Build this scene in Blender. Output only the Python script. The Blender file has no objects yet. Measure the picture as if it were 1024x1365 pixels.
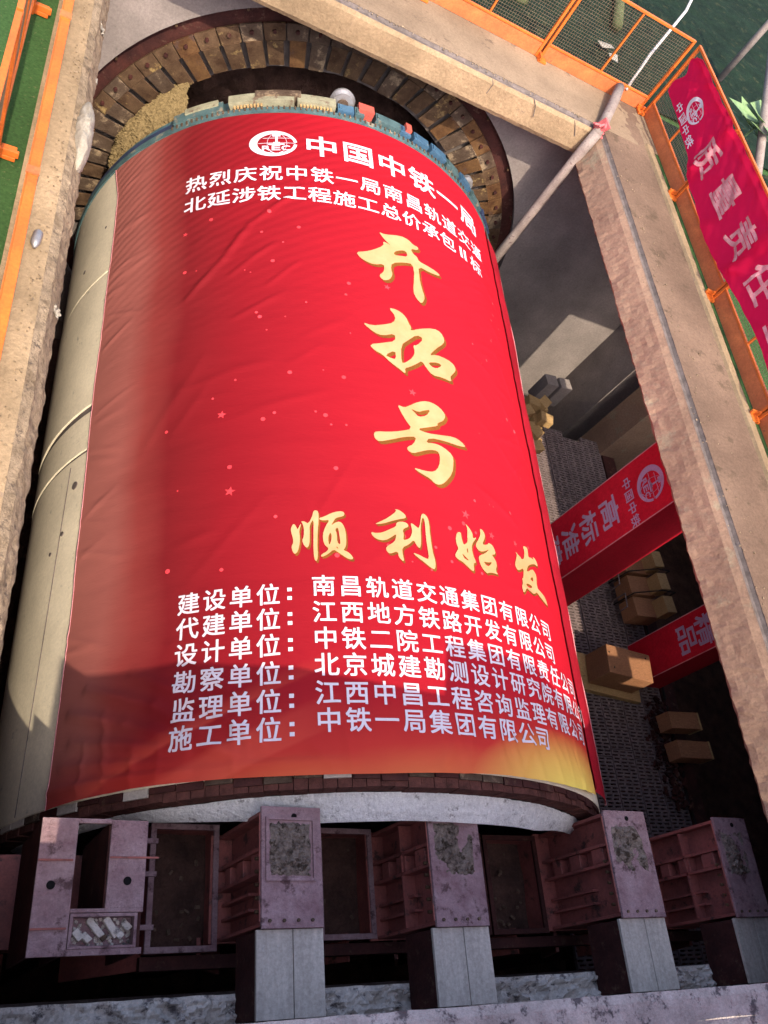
import bpy, bmesh, math, random
from mathutils import Vector, Matrix, noise, Euler
random.seed(7)
R = math.radians
S = bpy.context.scene
COL = S.collection

# ------------------------------------------------------------------ camera, light, exposure
cam = bpy.data.cameras.new('camera'); co = bpy.data.objects.new('camera', cam); COL.objects.link(co)
_r = Matrix(((0.87956485, -0.18767614, -0.43719942), (-0.07377128, 0.85400305, -0.51501124), (0.47002496, 0.48523855, 0.73730596)))
co.matrix_world = Matrix.Translation((-3.9524, 0, 9.0216)) @ _r.to_4x4()
cam.sensor_fit = 'VERTICAL'; cam.sensor_height = 36; cam.lens = 36*1140.85/1365
cam.clip_start = .05; cam.clip_end = 500
S.camera = co
SUN = Vector((.03, 1.0, -1.28)).normalized()
W = bpy.data.worlds.new('World'); S.world = W; W.use_nodes = True
nt = W.node_tree; nt.nodes.clear()
sky = nt.nodes.new('ShaderNodeTexSky'); sky.sky_type = 'NISHITA'; sky.sun_disc = False; sky.air_density = .7; sky.dust_density = 4; sky.ozone_density = .6
sky.sun_elevation = math.asin(-SUN.z); sky.sun_rotation = math.atan2(-SUN.x, -SUN.y)
bg = nt.nodes.new('ShaderNodeBackground'); bg.inputs[1].default_value = .15
wo = nt.nodes.new('ShaderNodeOutputWorld')
nt.links.new(sky.outputs[0], bg.inputs[0]); nt.links.new(bg.outputs[0], wo.inputs[0])
sl = bpy.data.lights.new('sun', 'SUN'); sl.energy = 2.0; sl.angle = R(.5); sl.color = (1, .85, .64)
so = bpy.data.objects.new('sun', sl); COL.objects.link(so); so.rotation_euler = SUN.to_track_quat('-Z', 'Y').to_euler()
S.view_settings.view_transform = 'Standard'; S.view_settings.look = 'None'
S.view_settings.exposure = 1.65; S.view_settings.gamma = 1; S.view_settings.use_curve_mapping = False
S.render.engine = 'CYCLES'; S.cycles.max_bounces = 8; S.cycles.diffuse_bounces = 6

# ------------------------------------------------------------------ materials
def mat(name, c1, c2=None, scale=3, rough=.8, metal=0, bump=.3, bscale=25, spots=None, sscale=9, sth=.62, detail=8, bdist=.02, streak=False, grain=.22):
    m = bpy.data.materials.new(name); m.use_nodes = True
    n = m.node_tree.nodes; l = m.node_tree.links; p = n['Principled BSDF']
    p.inputs['Specular IOR Level'].default_value = .12 if rough > .6 else .4; p.inputs['Roughness'].default_value = rough; p.inputs['Metallic'].default_value = metal
    tc = n.new('ShaderNodeTexCoord')
    c2 = c2 or tuple(x*.6 for x in c1)
    src = tc.outputs['Object']
    if streak:
        mp = n.new('ShaderNodeMapping'); mp.inputs['Scale'].default_value = streak; l.new(src, mp.inputs[0]); src1 = mp.outputs[0]
    else: src1 = src
    a = n.new('ShaderNodeTexNoise'); a.inputs['Scale'].default_value = scale; a.inputs['Detail'].default_value = detail; a.inputs['Roughness'].default_value = .65
    l.new(src1, a.inputs['Vector'])
    cr = n.new('ShaderNodeValToRGB'); cr.color_ramp.elements[0].position = .32; cr.color_ramp.elements[1].position = .68
    cr.color_ramp.elements[0].color = (*c2, 1); cr.color_ramp.elements[1].color = (*c1, 1)
    l.new(a.outputs['Fac'], cr.inputs[0]); col = cr.outputs[0]
    if spots:
        s = n.new('ShaderNodeTexNoise'); s.inputs['Scale'].default_value = sscale; s.inputs['Detail'].default_value = 10; s.inputs['Roughness'].default_value = .7
        l.new(src, s.inputs['Vector'])
        r2 = n.new('ShaderNodeValToRGB'); r2.color_ramp.elements[0].position = sth-.04; r2.color_ramp.elements[1].position = sth+.04
        l.new(s.outputs['Fac'], r2.inputs[0])
        mx = n.new('ShaderNodeMixRGB'); l.new(r2.outputs[0], mx.inputs[0]); l.new(col, mx.inputs[1]); mx.inputs[2].default_value = (*spots, 1); col = mx.outputs[0]
    g = n.new('ShaderNodeTexNoise'); g.inputs['Scale'].default_value = max(28, scale*9); g.inputs['Detail'].default_value = 6; g.inputs['Roughness'].default_value = .8
    l.new(src, g.inputs['Vector'])
    gm = n.new('ShaderNodeMapRange'); gm.inputs[1].default_value = .35; gm.inputs[2].default_value = .65; gm.inputs[3].default_value = 1-grain; gm.inputs[4].default_value = 1+grain*.6; l.new(g.outputs['Fac'], gm.inputs[0])
    big = n.new('ShaderNodeTexNoise'); big.inputs['Scale'].default_value = .9; big.inputs['Detail'].default_value = 4; l.new(src, big.inputs['Vector'])
    bm_ = n.new('ShaderNodeMapRange'); bm_.inputs[1].default_value = .35; bm_.inputs[2].default_value = .65; bm_.inputs[3].default_value = 1-grain*.8; bm_.inputs[4].default_value = 1.05; l.new(big.outputs['Fac'], bm_.inputs[0])
    mm = n.new('ShaderNodeMath'); mm.operation = 'MULTIPLY'; l.new(gm.outputs[0], mm.inputs[0]); l.new(bm_.outputs[0], mm.inputs[1])
    vm = n.new('ShaderNodeVectorMath'); vm.operation = 'SCALE'; l.new(col, vm.inputs[0]); l.new(mm.outputs[0], vm.inputs['Scale']); col = vm.outputs[0]
    l.new(col, p.inputs['Base Color'])
    if bump:
        b = n.new('ShaderNodeTexNoise'); b.inputs['Scale'].default_value = bscale; b.inputs['Detail'].default_value = 8; b.inputs['Roughness'].default_value = .7
        l.new(src, b.inputs['Vector'])
        bp = n.new('ShaderNodeBump'); bp.inputs['Strength'].default_value = bump; bp.inputs['Distance'].default_value = bdist
        l.new(b.outputs['Fac'], bp.inputs['Height']); l.new(bp.outputs[0], p.inputs['Normal'])
    return m

M = {}
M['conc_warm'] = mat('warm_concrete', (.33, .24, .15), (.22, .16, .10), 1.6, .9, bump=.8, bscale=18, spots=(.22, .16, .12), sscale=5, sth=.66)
M['conc_brown'] = mat('shaded_brown_concrete', (.185, .125, .092), (.125, .083, .062), 1.2, .9, bump=.5, bscale=14, spots=(.10, .07, .05), sscale=3, sth=.60)  # right coping top's shade is in this colour; rubble bits share it
M['conc_tan'] = mat('dimmed_tan_concrete', (.25, .185, .13), (.185, .135, .095), 1.3, .9, bump=.5, bscale=16, spots=(.13, .095, .07), sscale=4, sth=.63)  # darkened so the far coping top reads dimmer than its lit face
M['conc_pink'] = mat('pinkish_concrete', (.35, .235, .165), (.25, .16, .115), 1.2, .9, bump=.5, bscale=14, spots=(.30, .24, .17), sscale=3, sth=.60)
M['conc_chip'] = mat('chipped_concrete', (.42, .32, .22), (.18, .13, .085), 12, .95, bump=1, bscale=40, bdist=.03, spots=(.12, .09, .07), sscale=16, sth=.6)
M['conc_grey'] = mat('grey_concrete', (.30, .26, .25), (.19, .165, .16), 1.1, .9, bump=.3, bscale=20, spots=(.16, .15, .14), sscale=4, sth=.66)
M['conc_pale'] = mat('pale_dusty_concrete', (.74, .67, .61), (.46, .41, .37), 5, .9, bump=.7, bscale=30, spots=(.16, .14, .14), sscale=9, sth=.58)
M['groove'] = mat('dirty_groove', (.17, .14, .135), (.09, .075, .07), 10, .95)
M['body'] = mat('weathered_cream_paint', (.76, .68, .53), (.66, .59, .46), 2.5, .55, bump=.08, bscale=9, spots=(.36, .33, .27), sscale=6, sth=.66, grain=.14)
M['dark'] = mat('dark_void', (.012, .011, .012), (.006, .006, .006), 2, 1, bump=0)
M['soil'] = mat('damp_brown_soil', (.15, .082, .066), (.065, .038, .032), 4, .95, bump=1, bscale=12, bdist=.08)
M['rubber'] = mat('grey_rubber', (.20, .17, .16), (.12, .10, .10), 6, .6, bump=.2)
M['rust'] = mat('rusty_brown_steel', (.155, .098, .06), (.062, .034, .022), 6, .7, .35, bump=.5, bscale=30, spots=(.38, .27, .12), sscale=4, sth=.6)
M['rust2'] = mat('dusty_brown_steel', (.14, .10, .075), (.07, .045, .032), 5, .75, .3, bump=.5, bscale=28, spots=(.32, .24, .16), sscale=5, sth=.58)
M['rust3'] = mat('orange_brown_steel', (.19, .105, .048), (.08, .037, .02), 5, .7, .3, bump=.5, bscale=32, spots=(.10, .06, .05), sscale=6, sth=.6)
M['maroon'] = mat('dark_maroon_steel', (.085, .030, .026), (.04, .017, .017), 5, .7, .2, bump=.3, spots=(.12, .07, .05), sscale=7, sth=.62)
M['purple'] = mat('dusty_purple_primer', (.38, .265, .28), (.23, .13, .145), 5, .75, .0, bump=.8, bscale=35, spots=(.115, .065, .07), sscale=6.5, sth=.585)
M['primer'] = mat('red_oxide_primer', (.36, .105, .085), (.20, .062, .055), 4, .6, .0, bump=.25, spots=(.07, .035, .03), sscale=6, sth=.6)
M['greysteel'] = mat('grey_weathered_steel', (.58, .52, .46), (.42, .375, .33), 3, .7, .1, bump=.2, bscale=20, spots=(.34, .33, .32), sscale=10, sth=.66, streak=(6, 1, 1))
M['muckpad'] = mat('dried_yellow_mud', (.38, .31, .26), (.13, .10, .09), 22, .95, bump=1, bscale=55, bdist=.03, spots=(.08, .06, .045), sscale=14, sth=.55)
M['grease'] = mat('pale_grease', (.88, .88, .86), (.68, .68, .68), 10, .4, bump=1, bscale=14, bdist=.04, spots=(.30, .29, .28), sscale=11, sth=.62, streak=(3, 1, 3))
M['brush'] = mat('brown_wire_brush', (.14, .055, .045), (.06, .025, .02), 12, .9, bump=.6, bscale=50)
M['orange'] = mat('orange_painted_steel', (.66, .15, .022), (.50, .11, .02), 4, .45, bump=.08, spots=(.40, .12, .04), sscale=8, sth=.68)
M['orange_dull'] = mat('dull_orange_board', (.60, .17, .055), (.42, .11, .04), 4, .6, bump=.1, spots=(.25, .09, .05), sscale=8, sth=.66)
M['wire'] = mat('pale_wire', (.26, .20, .13), (.16, .11, .07), 8, .5, .4, bump=0)
M['turf'] = mat('green_turf', (.085, .19, .06), (.045, .11, .035), 40, .95, bump=1, bscale=160, bdist=.03, spots=(.19, .21, .10), sscale=30, sth=.63)
M['net'] = mat('dark_green_netting', (.012, .028, .016), (.005, .013, .008), 3, .9, bump=.8, bscale=9, bdist=.08, spots=(.035, .042, .022), sscale=5, sth=.60)
M['teal'] = mat('teal_painted_steel', (.08, .145, .155), (.04, .075, .085), 6, .5, .1, bump=.2, spots=(.23, .20, .15), sscale=7, sth=.6)
M['blue'] = mat('blue_painted_steel', (.06, .145, .235), (.03, .07, .13), 6, .5, .1, bump=.2, spots=(.2, .2, .18), sscale=8, sth=.64)
M['cream'] = mat('greenish_cream_steel', (.34, .33, .23), (.2, .19, .13), 6, .6, .1, bump=.3, spots=(.15, .1, .07), sscale=7, sth=.6)
M['navy'] = mat('navy_steel', (.04, .06, .13), (.02, .03, .06), 6, .5, .1, bump=.2)
M['redpaint'] = mat('faded_red_paint', (.5, .09, .06), (.3, .06, .05), 6, .6, bump=.2)
M['steel'] = mat('bare_steel', (.42, .41, .42), (.3, .29, .3), 9, .4, .6, bump=.2)
M['muck'] = mat('yellow_muck', (.27, .20, .10), (.11, .08, .04), 20, .95, bump=.5)
M['timber'] = mat('yellow_pine_timber', (.50, .34, .16), (.33, .20, .09), 5, .8, bump=.3, streak=(3, 18, 18), spots=(.2, .12, .06), sscale=5, sth=.68)
M['timber2'] = mat('brown_timber', (.36, .18, .095), (.24, .11, .06), 5, .8, bump=.3, streak=(3, 18, 18))
M['grate'] = mat('dusty_walkway_steel', (.25, .19, .19), (.15, .115, .115), 3, .75, .2, bump=.25, spots=(.27, .22, .2), sscale=5, sth=.62)
M['pipe'] = mat('dusty_grey_pipe', (.33, .28, .26), (.2, .16, .15), 6, .7, .1, bump=.2, spots=(.13, .08, .08), sscale=12, sth=.62)
M['rope'] = mat('pale_rope', (.62, .58, .58), (.45, .42, .42), 30, .9, bump=.3)
M['blackrope'] = mat('black_strap', (.03, .025, .025), None, 10, .8, bump=0)
M['plastic'] = mat('white_woven_plastic', (.38, .34, .28), (.27, .24, .2), 8, .6, bump=.8, bscale=30)
M['tape'] = mat('pink_tape', (.62, .16, .17), (.45, .10, .11), 14, .6, bump=.4)
M['leaf'] = mat('pale_green_leaf', (.25, .36, .17), (.14, .24, .09), 10, .6, bump=.2)
M['leafdark'] = mat('mossy_bark', (.10, .12, .06), (.05, .06, .03), 10, .9, bump=.6)
M['white'] = mat('white_print', (.58, .53, .60), (.52, .48, .55), 8, .7, bump=0, grain=.04)
M['pinkprint'] = mat('pink_print', (.85, .22, .28), (.78, .16, .2), 8, .7, bump=0)
M['starprint'] = mat('bright_red_print', (.68, .055, .075), (.62, .04, .05), 8, .7, bump=0)
M['lilac'] = mat('pale_lilac_print', (.50, .34, .50), (.42, .28, .44), 8, .7, bump=0)
M['gold'] = mat('gold_print', (.56, .30, .15), (.50, .24, .10), 3, .6, bump=.1, bscale=200, grain=.04)
M['goldedge'] = mat('brown_print_edge', (.20, .075, .012), (.15, .05, .01), 6, .7, bump=0)
M['fabric'] = mat('red_banner_fabric', (.62, .012, .035), (.50, .008, .025), 3, .75, bump=.15, bscale=60)
M['fabric_dark'] = mat('deep_red_and_shade', (.36, .010, .025), (.29, .008, .02), 3, .7, bump=.1, bscale=30)
M['hem'] = mat('pale_pink_hem', (.70, .34, .36), (.55, .2, .24), 8, .7, bump=.2)
M['yellow_mark'] = mat('chalk', (.6, .6, .58), None, 4, .9, bump=0)

# the big banner: printed design in banner coordinates (u across, v along), stored as UV
def banner_mat():
    m = bpy.data.materials.new('printed_red_banner'); m.use_nodes = True
    n = m.node_tree.nodes; l = m.node_tree.links; p = n['Principled BSDF']
    p.inputs['Roughness'].default_value = .7; p.inputs['Specular IOR Level'].default_value = .12
    tc = n.new('ShaderNodeTexCoord'); sx = n.new('ShaderNodeSeparateXYZ'); l.new(tc.outputs['UV'], sx.inputs[0])
    def mr(sock, a, b):
        k = n.new('ShaderNodeMapRange'); k.inputs[1].default_value = a; k.inputs[2].default_value = b; l.new(sock, k.inputs[0]); return k.outputs[0]
    wob = n.new('ShaderNodeTexNoise'); wob.inputs['Scale'].default_value = .7; wob.inputs['Detail'].default_value = 3; l.new(tc.outputs['UV'], wob.inputs['Vector'])
    ad = n.new('ShaderNodeMath'); ad.operation = 'MULTIPLY_ADD'; ad.inputs[1].default_value = .5; l.new(wob.outputs['Fac'], ad.inputs[0]); l.new(sx.outputs[0], ad.inputs[2])
    r = n.new('ShaderNodeValToRGB'); e = r.color_ramp.elements
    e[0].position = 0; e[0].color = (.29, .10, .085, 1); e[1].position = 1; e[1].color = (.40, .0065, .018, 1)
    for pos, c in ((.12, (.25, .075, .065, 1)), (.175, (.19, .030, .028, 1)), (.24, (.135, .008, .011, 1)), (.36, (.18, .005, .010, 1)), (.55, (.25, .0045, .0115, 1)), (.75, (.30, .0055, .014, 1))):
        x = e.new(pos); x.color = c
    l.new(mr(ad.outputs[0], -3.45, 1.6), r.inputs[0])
    # lower fade: darker wine red, then orange, then yellow at the right
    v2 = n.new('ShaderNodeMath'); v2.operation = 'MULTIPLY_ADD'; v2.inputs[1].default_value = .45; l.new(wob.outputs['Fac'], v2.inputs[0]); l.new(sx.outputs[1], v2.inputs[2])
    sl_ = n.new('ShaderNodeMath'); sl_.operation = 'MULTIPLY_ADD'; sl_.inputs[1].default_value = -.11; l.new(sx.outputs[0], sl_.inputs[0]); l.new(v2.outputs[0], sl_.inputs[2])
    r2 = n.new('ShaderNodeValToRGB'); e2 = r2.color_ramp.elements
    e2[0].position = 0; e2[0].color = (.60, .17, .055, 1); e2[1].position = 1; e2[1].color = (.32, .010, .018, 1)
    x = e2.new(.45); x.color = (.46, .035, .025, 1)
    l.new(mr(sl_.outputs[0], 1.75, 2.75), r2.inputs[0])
    f2 = mr(sl_.outputs[0], 2.75, 2.05)
    mx = n.new('ShaderNodeMixRGB'); l.new(f2, mx.inputs[0]); l.new(r.outputs[0], mx.inputs[1]); l.new(r2.outputs[0], mx.inputs[2])
    # yellow glow printed in the lower right corner
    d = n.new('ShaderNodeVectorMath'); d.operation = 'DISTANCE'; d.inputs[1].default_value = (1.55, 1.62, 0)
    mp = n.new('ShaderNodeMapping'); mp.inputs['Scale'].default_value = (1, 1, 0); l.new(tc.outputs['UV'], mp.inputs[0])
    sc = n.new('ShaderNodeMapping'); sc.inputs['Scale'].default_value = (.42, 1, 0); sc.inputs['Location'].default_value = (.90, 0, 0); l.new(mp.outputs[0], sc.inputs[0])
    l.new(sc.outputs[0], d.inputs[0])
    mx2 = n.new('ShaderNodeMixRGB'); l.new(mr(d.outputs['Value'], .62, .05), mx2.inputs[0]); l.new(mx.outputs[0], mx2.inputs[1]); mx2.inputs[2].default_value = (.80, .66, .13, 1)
    # ribbon of light red sweeping up at the lower left
    rb = n.new('ShaderNodeMath'); rb.operation = 'MULTIPLY_ADD'; rb.inputs[1].default_value = -.42; l.new(sx.outputs[0], rb.inputs[0]); l.new(sx.outputs[1], rb.inputs[2])
    rr = n.new('ShaderNodeValToRGB'); k = rr.color_ramp.elements
    k[0].position = .0; k[0].color = (0, 0, 0, 1); k[1].position = 1; k[1].color = (0, 0, 0, 1)
    for pos, c in ((.30, 0), (.32, .5), (.46, .35), (.50, 0), (.62, 0), (.64, .3), (.72, 0)):
        y = k.new(pos); y.color = (c, c, c, 1)
    l.new(mr(rb.outputs[0], 2.0, 3.6), rr.inputs[0])
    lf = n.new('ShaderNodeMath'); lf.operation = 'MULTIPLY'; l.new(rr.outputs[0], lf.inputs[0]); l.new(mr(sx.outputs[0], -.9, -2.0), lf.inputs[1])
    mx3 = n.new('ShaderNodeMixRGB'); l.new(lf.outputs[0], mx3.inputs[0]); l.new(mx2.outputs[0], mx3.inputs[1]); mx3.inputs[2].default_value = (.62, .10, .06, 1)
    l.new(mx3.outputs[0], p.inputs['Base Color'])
    # weave and fine creases
    mw = n.new('ShaderNodeMapping'); mw.inputs['Scale'].default_value = (6, 22, 1); l.new(tc.outputs['UV'], mw.inputs[0])
    nz = n.new('ShaderNodeTexNoise'); nz.inputs['Scale'].default_value = 2; nz.inputs['Detail'].default_value = 5; l.new(mw.outputs[0], nz.inputs['Vector'])
    mw2 = n.new('ShaderNodeMapping'); mw2.inputs['Rotation'].default_value = (0, 0, R(62)); l.new(tc.outputs['UV'], mw2.inputs[0])
    wv = n.new('ShaderNodeTexWave'); wv.inputs['Scale'].default_value = 2.6; wv.inputs['Distortion'].default_value = 1.2; wv.inputs['Detail'].default_value = 2; l.new(mw2.outputs[0], wv.inputs['Vector'])
    wm = n.new('ShaderNodeMath'); wm.operation = 'MULTIPLY'; l.new(wv.outputs['Fac'], wm.inputs[0]); l.new(mr(sx.outputs[1], 6.0, 8.5), wm.inputs[1])
    sm = n.new('ShaderNodeMath'); sm.operation = 'MULTIPLY_ADD'; sm.inputs[1].default_value = .8; l.new(wm.outputs[0], sm.inputs[0]); nq = n.new('ShaderNodeMath'); nq.operation = 'MULTIPLY'; nq.inputs[1].default_value = .45; l.new(nz.outputs['Fac'], nq.inputs[0]); l.new(nq.outputs[0], sm.inputs[2])
    bp = n.new('ShaderNodeBump'); bp.inputs['Strength'].default_value = .35; bp.inputs['Distance'].default_value = .012
    l.new(sm.outputs[0], bp.inputs['Height']); l.new(bp.outputs[0], p.inputs['Normal'])
    return m
M['banner'] = banner_mat()

# thin red cloth that lets some light through
def cloth_mat():
    m = bpy.data.materials.new('thin_red_cloth'); m.use_nodes = True
    n = m.node_tree.nodes; l = m.node_tree.links; p = n['Principled BSDF']; out = n['Material Output']
    p.inputs['Specular IOR Level'].default_value = .1; p.inputs['Base Color'].default_value = (.52, .007, .060, 1); p.inputs['Roughness'].default_value = .8
    t = n.new('ShaderNodeBsdfTranslucent'); t.inputs[0].default_value = (.88, .012, .085, 1)
    x = n.new('ShaderNodeMixShader'); x.inputs[0].default_value = .6
    l.new(p.outputs[0], x.inputs[1]); l.new(t.outputs[0], x.inputs[2]); l.new(x.outputs[0], out.inputs[0])
    tc = n.new('ShaderNodeTexCoord'); nz = n.new('ShaderNodeTexNoise'); nz.inputs['Scale'].default_value = 30; l.new(tc.outputs['Object'], nz.inputs['Vector'])
    bp = n.new('ShaderNodeBump'); bp.inputs['Strength'].default_value = .15; l.new(nz.outputs['Fac'], bp.inputs['Height']); l.new(bp.outputs[0], p.inputs['Normal'])
    return m
M['thincloth'] = cloth_mat()

# ------------------------------------------------------------------ helpers
BOXF = [(0, 3, 2, 1), (4, 5, 6, 7), (0, 1, 5, 4), (1, 2, 6, 5), (2, 3, 7, 6), (3, 0, 4, 7)]
class B:
    def __init__(s): s.v = []; s.f = []
    def add(s, v, f):
        o = len(s.v); s.v += [tuple(x) for x in v]; s.f += [tuple(i+o for i in q) for q in f]; return s
    def box(s, x0, x1, y0, y1, z0, z1):
        return s.add([(x0, y0, z0), (x1, y0, z0), (x1, y1, z0), (x0, y1, z0), (x0, y0, z1), (x1, y0, z1), (x1, y1, z1), (x0, y1, z1)], BOXF)
    def obox(s, c, d, e=(0, 0, 0), jit=0):
        m = Euler(e).to_matrix(); v = []
        for z in (-.5, .5):
            for x, y in ((-.5, -.5), (.5, -.5), (.5, .5), (-.5, .5)):
                v.append(Vector(c) + m @ Vector((x*d[0]*(1+random.uniform(-jit, jit)), y*d[1]*(1+random.uniform(-jit, jit)), z*d[2])))
        return s.add(v, BOXF)
    def tube(s, pts, r, n=8, caps=True):
        pts = [Vector(p) for p in pts]; rings = []
        for i, p in enumerate(pts):
            t = (pts[min(i+1, len(pts)-1)] - pts[max(i-1, 0)]).normalized()
            a = t.cross(Vector((0, 0, 1))); a = a.normalized() if a.length > 1e-3 else Vector((1, 0, 0)); b = t.cross(a)
            rr = r[i] if isinstance(r, (list, tuple)) else r
            rings.append([p + (a*math.cos(k*2*math.pi/n) + b*math.sin(k*2*math.pi/n))*rr for k in range(n)])
        v = [q for g in rings for q in g]; f = []
        for i in range(len(pts)-1):
            for k in range(n):
                f.append((i*n+k, i*n+(k+1) % n, (i+1)*n+(k+1) % n, (i+1)*n+k))
        if caps: f.append(tuple(range(n-1, -1, -1))); f.append(tuple((len(pts)-1)*n+k for k in range(n)))
        return s.add(v, f)
    def grid(s, fn, nu, nv, closed=False):
        v = [fn(i/nu, j/nv) for j in range(nv+1) for i in range(nu+1)]
        f = [(j*(nu+1)+i, j*(nu+1)+i+1, (j+1)*(nu+1)+i+1, (j+1)*(nu+1)+i) for j in range(nv) for i in range(nu)]
        return s.add(v, f)
    def arc(s, a0, a1, r0, r1, y0, y1, n=8):   # box bent round the machine axis, angles in degrees from straight up
        v = []; f = []
        for i in range(n+1):
            a = R(a0 + (a1-a0)*i/n); sn, cs = math.sin(a), math.cos(a)
            v += [(r0*sn, y0, r0*cs), (r1*sn, y0, r1*cs), (r1*sn, y1, r1*cs), (r0*sn, y1, r0*cs)]
        for i in range(n):
            k = i*4
            for q in range(4): f.append((k+q, k+(q+1) % 4, k+4+(q+1) % 4, k+4+q))
        f += [(3, 2, 1, 0), (n*4, n*4+1, n*4+2, n*4+3)]
        return s.add(v, f)
def fixn(me):
    bm = bmesh.new(); bm.from_mesh(me); bmesh.ops.recalc_face_normals(bm, faces=bm.faces); bm.to_mesh(me); bm.free()
def obj(name, b, m, parent=None, loc=None, smooth=False, bevel=0, norm=True, uv=None):
    if parent is not None: loc = parent['_loc'] if '_loc' in parent.keys() else (0, 0, 0)
    if loc is None:
        xs = [v[0] for v in b.v]; ys = [v[1] for v in b.v]; zs = [v[2] for v in b.v]
        loc = ((min(xs)+max(xs))/2, (min(ys)+max(ys))/2, min(zs))
    L = Vector(loc)
    me = bpy.data.meshes.new(name); me.from_pydata([Vector(v)-L for v in b.v], [], b.f); me.update()
    if norm: fixn(me)
    me.materials.append(m)
    if smooth: me.shade_smooth()
    if uv:
        u = me.uv_layers.new(name='UVMap')
        for lp in me.loops: u.data[lp.index].uv = uv[lp.vertex_index]
    o = bpy.data.objects.new(name, me); COL.objects.link(o)
    if parent is not None: o.parent = parent
    else: o.location = L
    o['_loc'] = tuple(L)
    if bevel:
        md = o.modifiers.new('bevel', 'BEVEL'); md.width = bevel; md.segments = 2; md.limit_method = 'ANGLE'
    return o
def thing(name, label, cat, loc=(0, 0, 0), group=None):
    o = bpy.data.objects.new(name, None); COL.objects.link(o); o.location = loc; o['_loc'] = tuple(loc)
    o['label'] = label; o['category'] = cat
    if group: o['group'] = group
    return o
def tag(o, label, cat, group=None):
    o['label'] = label; o['category'] = cat
    if group: o['group'] = group
    return o
def struct(name, b, m, **k):
    o = obj(name, b, m, **k); o['kind'] = 'structure'; return o
def stuff(o): o['kind'] = 'stuff'; return o
def copy_tree(o, parent=None):
    c = o.copy(); COL.objects.link(c)
    if parent: c.parent = parent
    for ch in o.children: copy_tree(ch, c)
    return c
def nz(x, y, z, s=1.): return noise.noise(Vector((x*s, y*s, z*s)))

# lettering: outlines of characters as flat meshes, cut on a grid so they can follow the cloth
_cc = {}
def char2d(ch, off):
    if (ch, off) in _cc: return _cc[(ch, off)]
    cu = bpy.data.curves.new('glyph', 'FONT'); cu.body = ch; cu.size = 1; cu.offset = off; cu.resolution_u = 3
    o = bpy.data.objects.new('glyph', cu); COL.objects.link(o)
    me = bpy.data.meshes.new_from_object(o)
    d = ([v.co.to_2d() for v in me.vertices], [tuple(p.vertices) for p in me.polygons])
    bpy.data.objects.remove(o); bpy.data.curves.remove(cu); bpy.data.meshes.remove(me)
    _cc[(ch, off)] = d; return d
_g = char2d('国', 0)[0]
EX0, EX1 = min(v.x for v in _g), max(v.x for v in _g); EY0, EY1 = min(v.y for v in _g), max(v.y for v in _g)
def place(ch, cx, cy, w, h, off=.018, rot=0):
    v, f = char2d(ch, 0); out = []
    for p in v:
        x = ((p.x-EX0)/(EX1-EX0)-.5)*w; y = ((p.y-EY0)/(EY1-EY0)-.5)*h
        if rot: x, y = x*math.cos(rot)-y*math.sin(rot), x*math.sin(rot)+y*math.cos(rot)
        out.append((cx+x, cy+y))
    return out, f, off*min(w, h)*1.1
def flat_poly(pls):
    cu = bpy.data.curves.new('poly', 'CURVE'); cu.dimensions = '2D'; cu.fill_mode = 'BOTH'
    for P in pls:
        sp = cu.splines.new('POLY'); sp.points.add(len(P)-1); sp.use_cyclic_u = True
        for i, q in enumerate(P): sp.points[i].co = (q[0], q[1], 0, 1)
    o = bpy.data.objects.new('poly', cu); COL.objects.link(o); me = bpy.data.meshes.new_from_object(o)
    d = ([v.co.to_2d() for v in me.vertices], [tuple(p.vertices) for p in me.polygons])
    bpy.data.objects.remove(o); bpy.data.curves.remove(cu); bpy.data.meshes.remove(me)
    return [tuple(v) for v in d[0]], d[1]
def smooth_poly(P, it=1):
    for _ in range(it):
        Q = []
        for i in range(len(P)):
            a, b = P[i], P[(i+1) % len(P)]
            Q += [(a[0]*.75+b[0]*.25, a[1]*.75+b[1]*.25), (a[0]*.25+b[0]*.75, a[1]*.25+b[1]*.75)]
        P = Q
    return P
def on_surface(name, parts, fn, m, parent, g=.025, loc=None):
    bm = bmesh.new()
    for pt in parts:
        v, f = pt[:2]; e = pt[2] if len(pt) > 2 else 0
        # strokes of a character are thickened by layers half a millimetre apart
        for li, (ex, ey) in enumerate(((e, e), (-e, e), (e, -e), (-e, -e)) if e else ((0, 0),)):
            vs = [bm.verts.new((p[0]+ex, p[1]+ey, li*.0005)) for p in v]
            for q in f:
                try: bm.faces.new([vs[i] for i in q])
                except ValueError: pass
    if g:
        xs = [v.co.x for v in bm.verts]; ys = [v.co.y for v in bm.verts]
        for k in range(math.ceil(min(xs)/g), math.floor(max(xs)/g)+1):
            bmesh.ops.bisect_plane(bm, geom=bm.verts[:]+bm.edges[:]+bm.faces[:], plane_co=(k*g, 0, 0), plane_no=(1, 0, 0))
        for k in range(math.ceil(min(ys)/g), math.floor(max(ys)/g)+1):
            bmesh.ops.bisect_plane(bm, geom=bm.verts[:]+bm.edges[:]+bm.faces[:], plane_co=(0, k*g, 0), plane_no=(0, 1, 0))
    bm.verts.ensure_lookup_table(); bm.verts.index_update()
    b = B(); b.v = [tuple(fn(v.co.x, v.co.y, v.co.z)) for v in bm.verts]; b.f = [tuple(v.index for v in f.verts) for f in bm.faces]
    bm.free()
    return obj(name, b, m, parent, norm=False)
def ring2d(cx, cy, ro, ri, ox, ax, ay, a0, a1, n=40):  # crescent: outer circle, inner circle shifted by ox
    v = []; f = []
    for i in range(n+1):
        a = R(a0+(a1-a0)*i/n)
        v += [(cx+ax*ro*math.cos(a), cy+ay*ro*math.sin(a)), (cx+ax*(ox+ri*math.cos(a)), cy+ay*ri*math.sin(a))]
        if i: k = 2*i; f.append((k-2, k, k+1, k-1))
    return v, f
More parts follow.
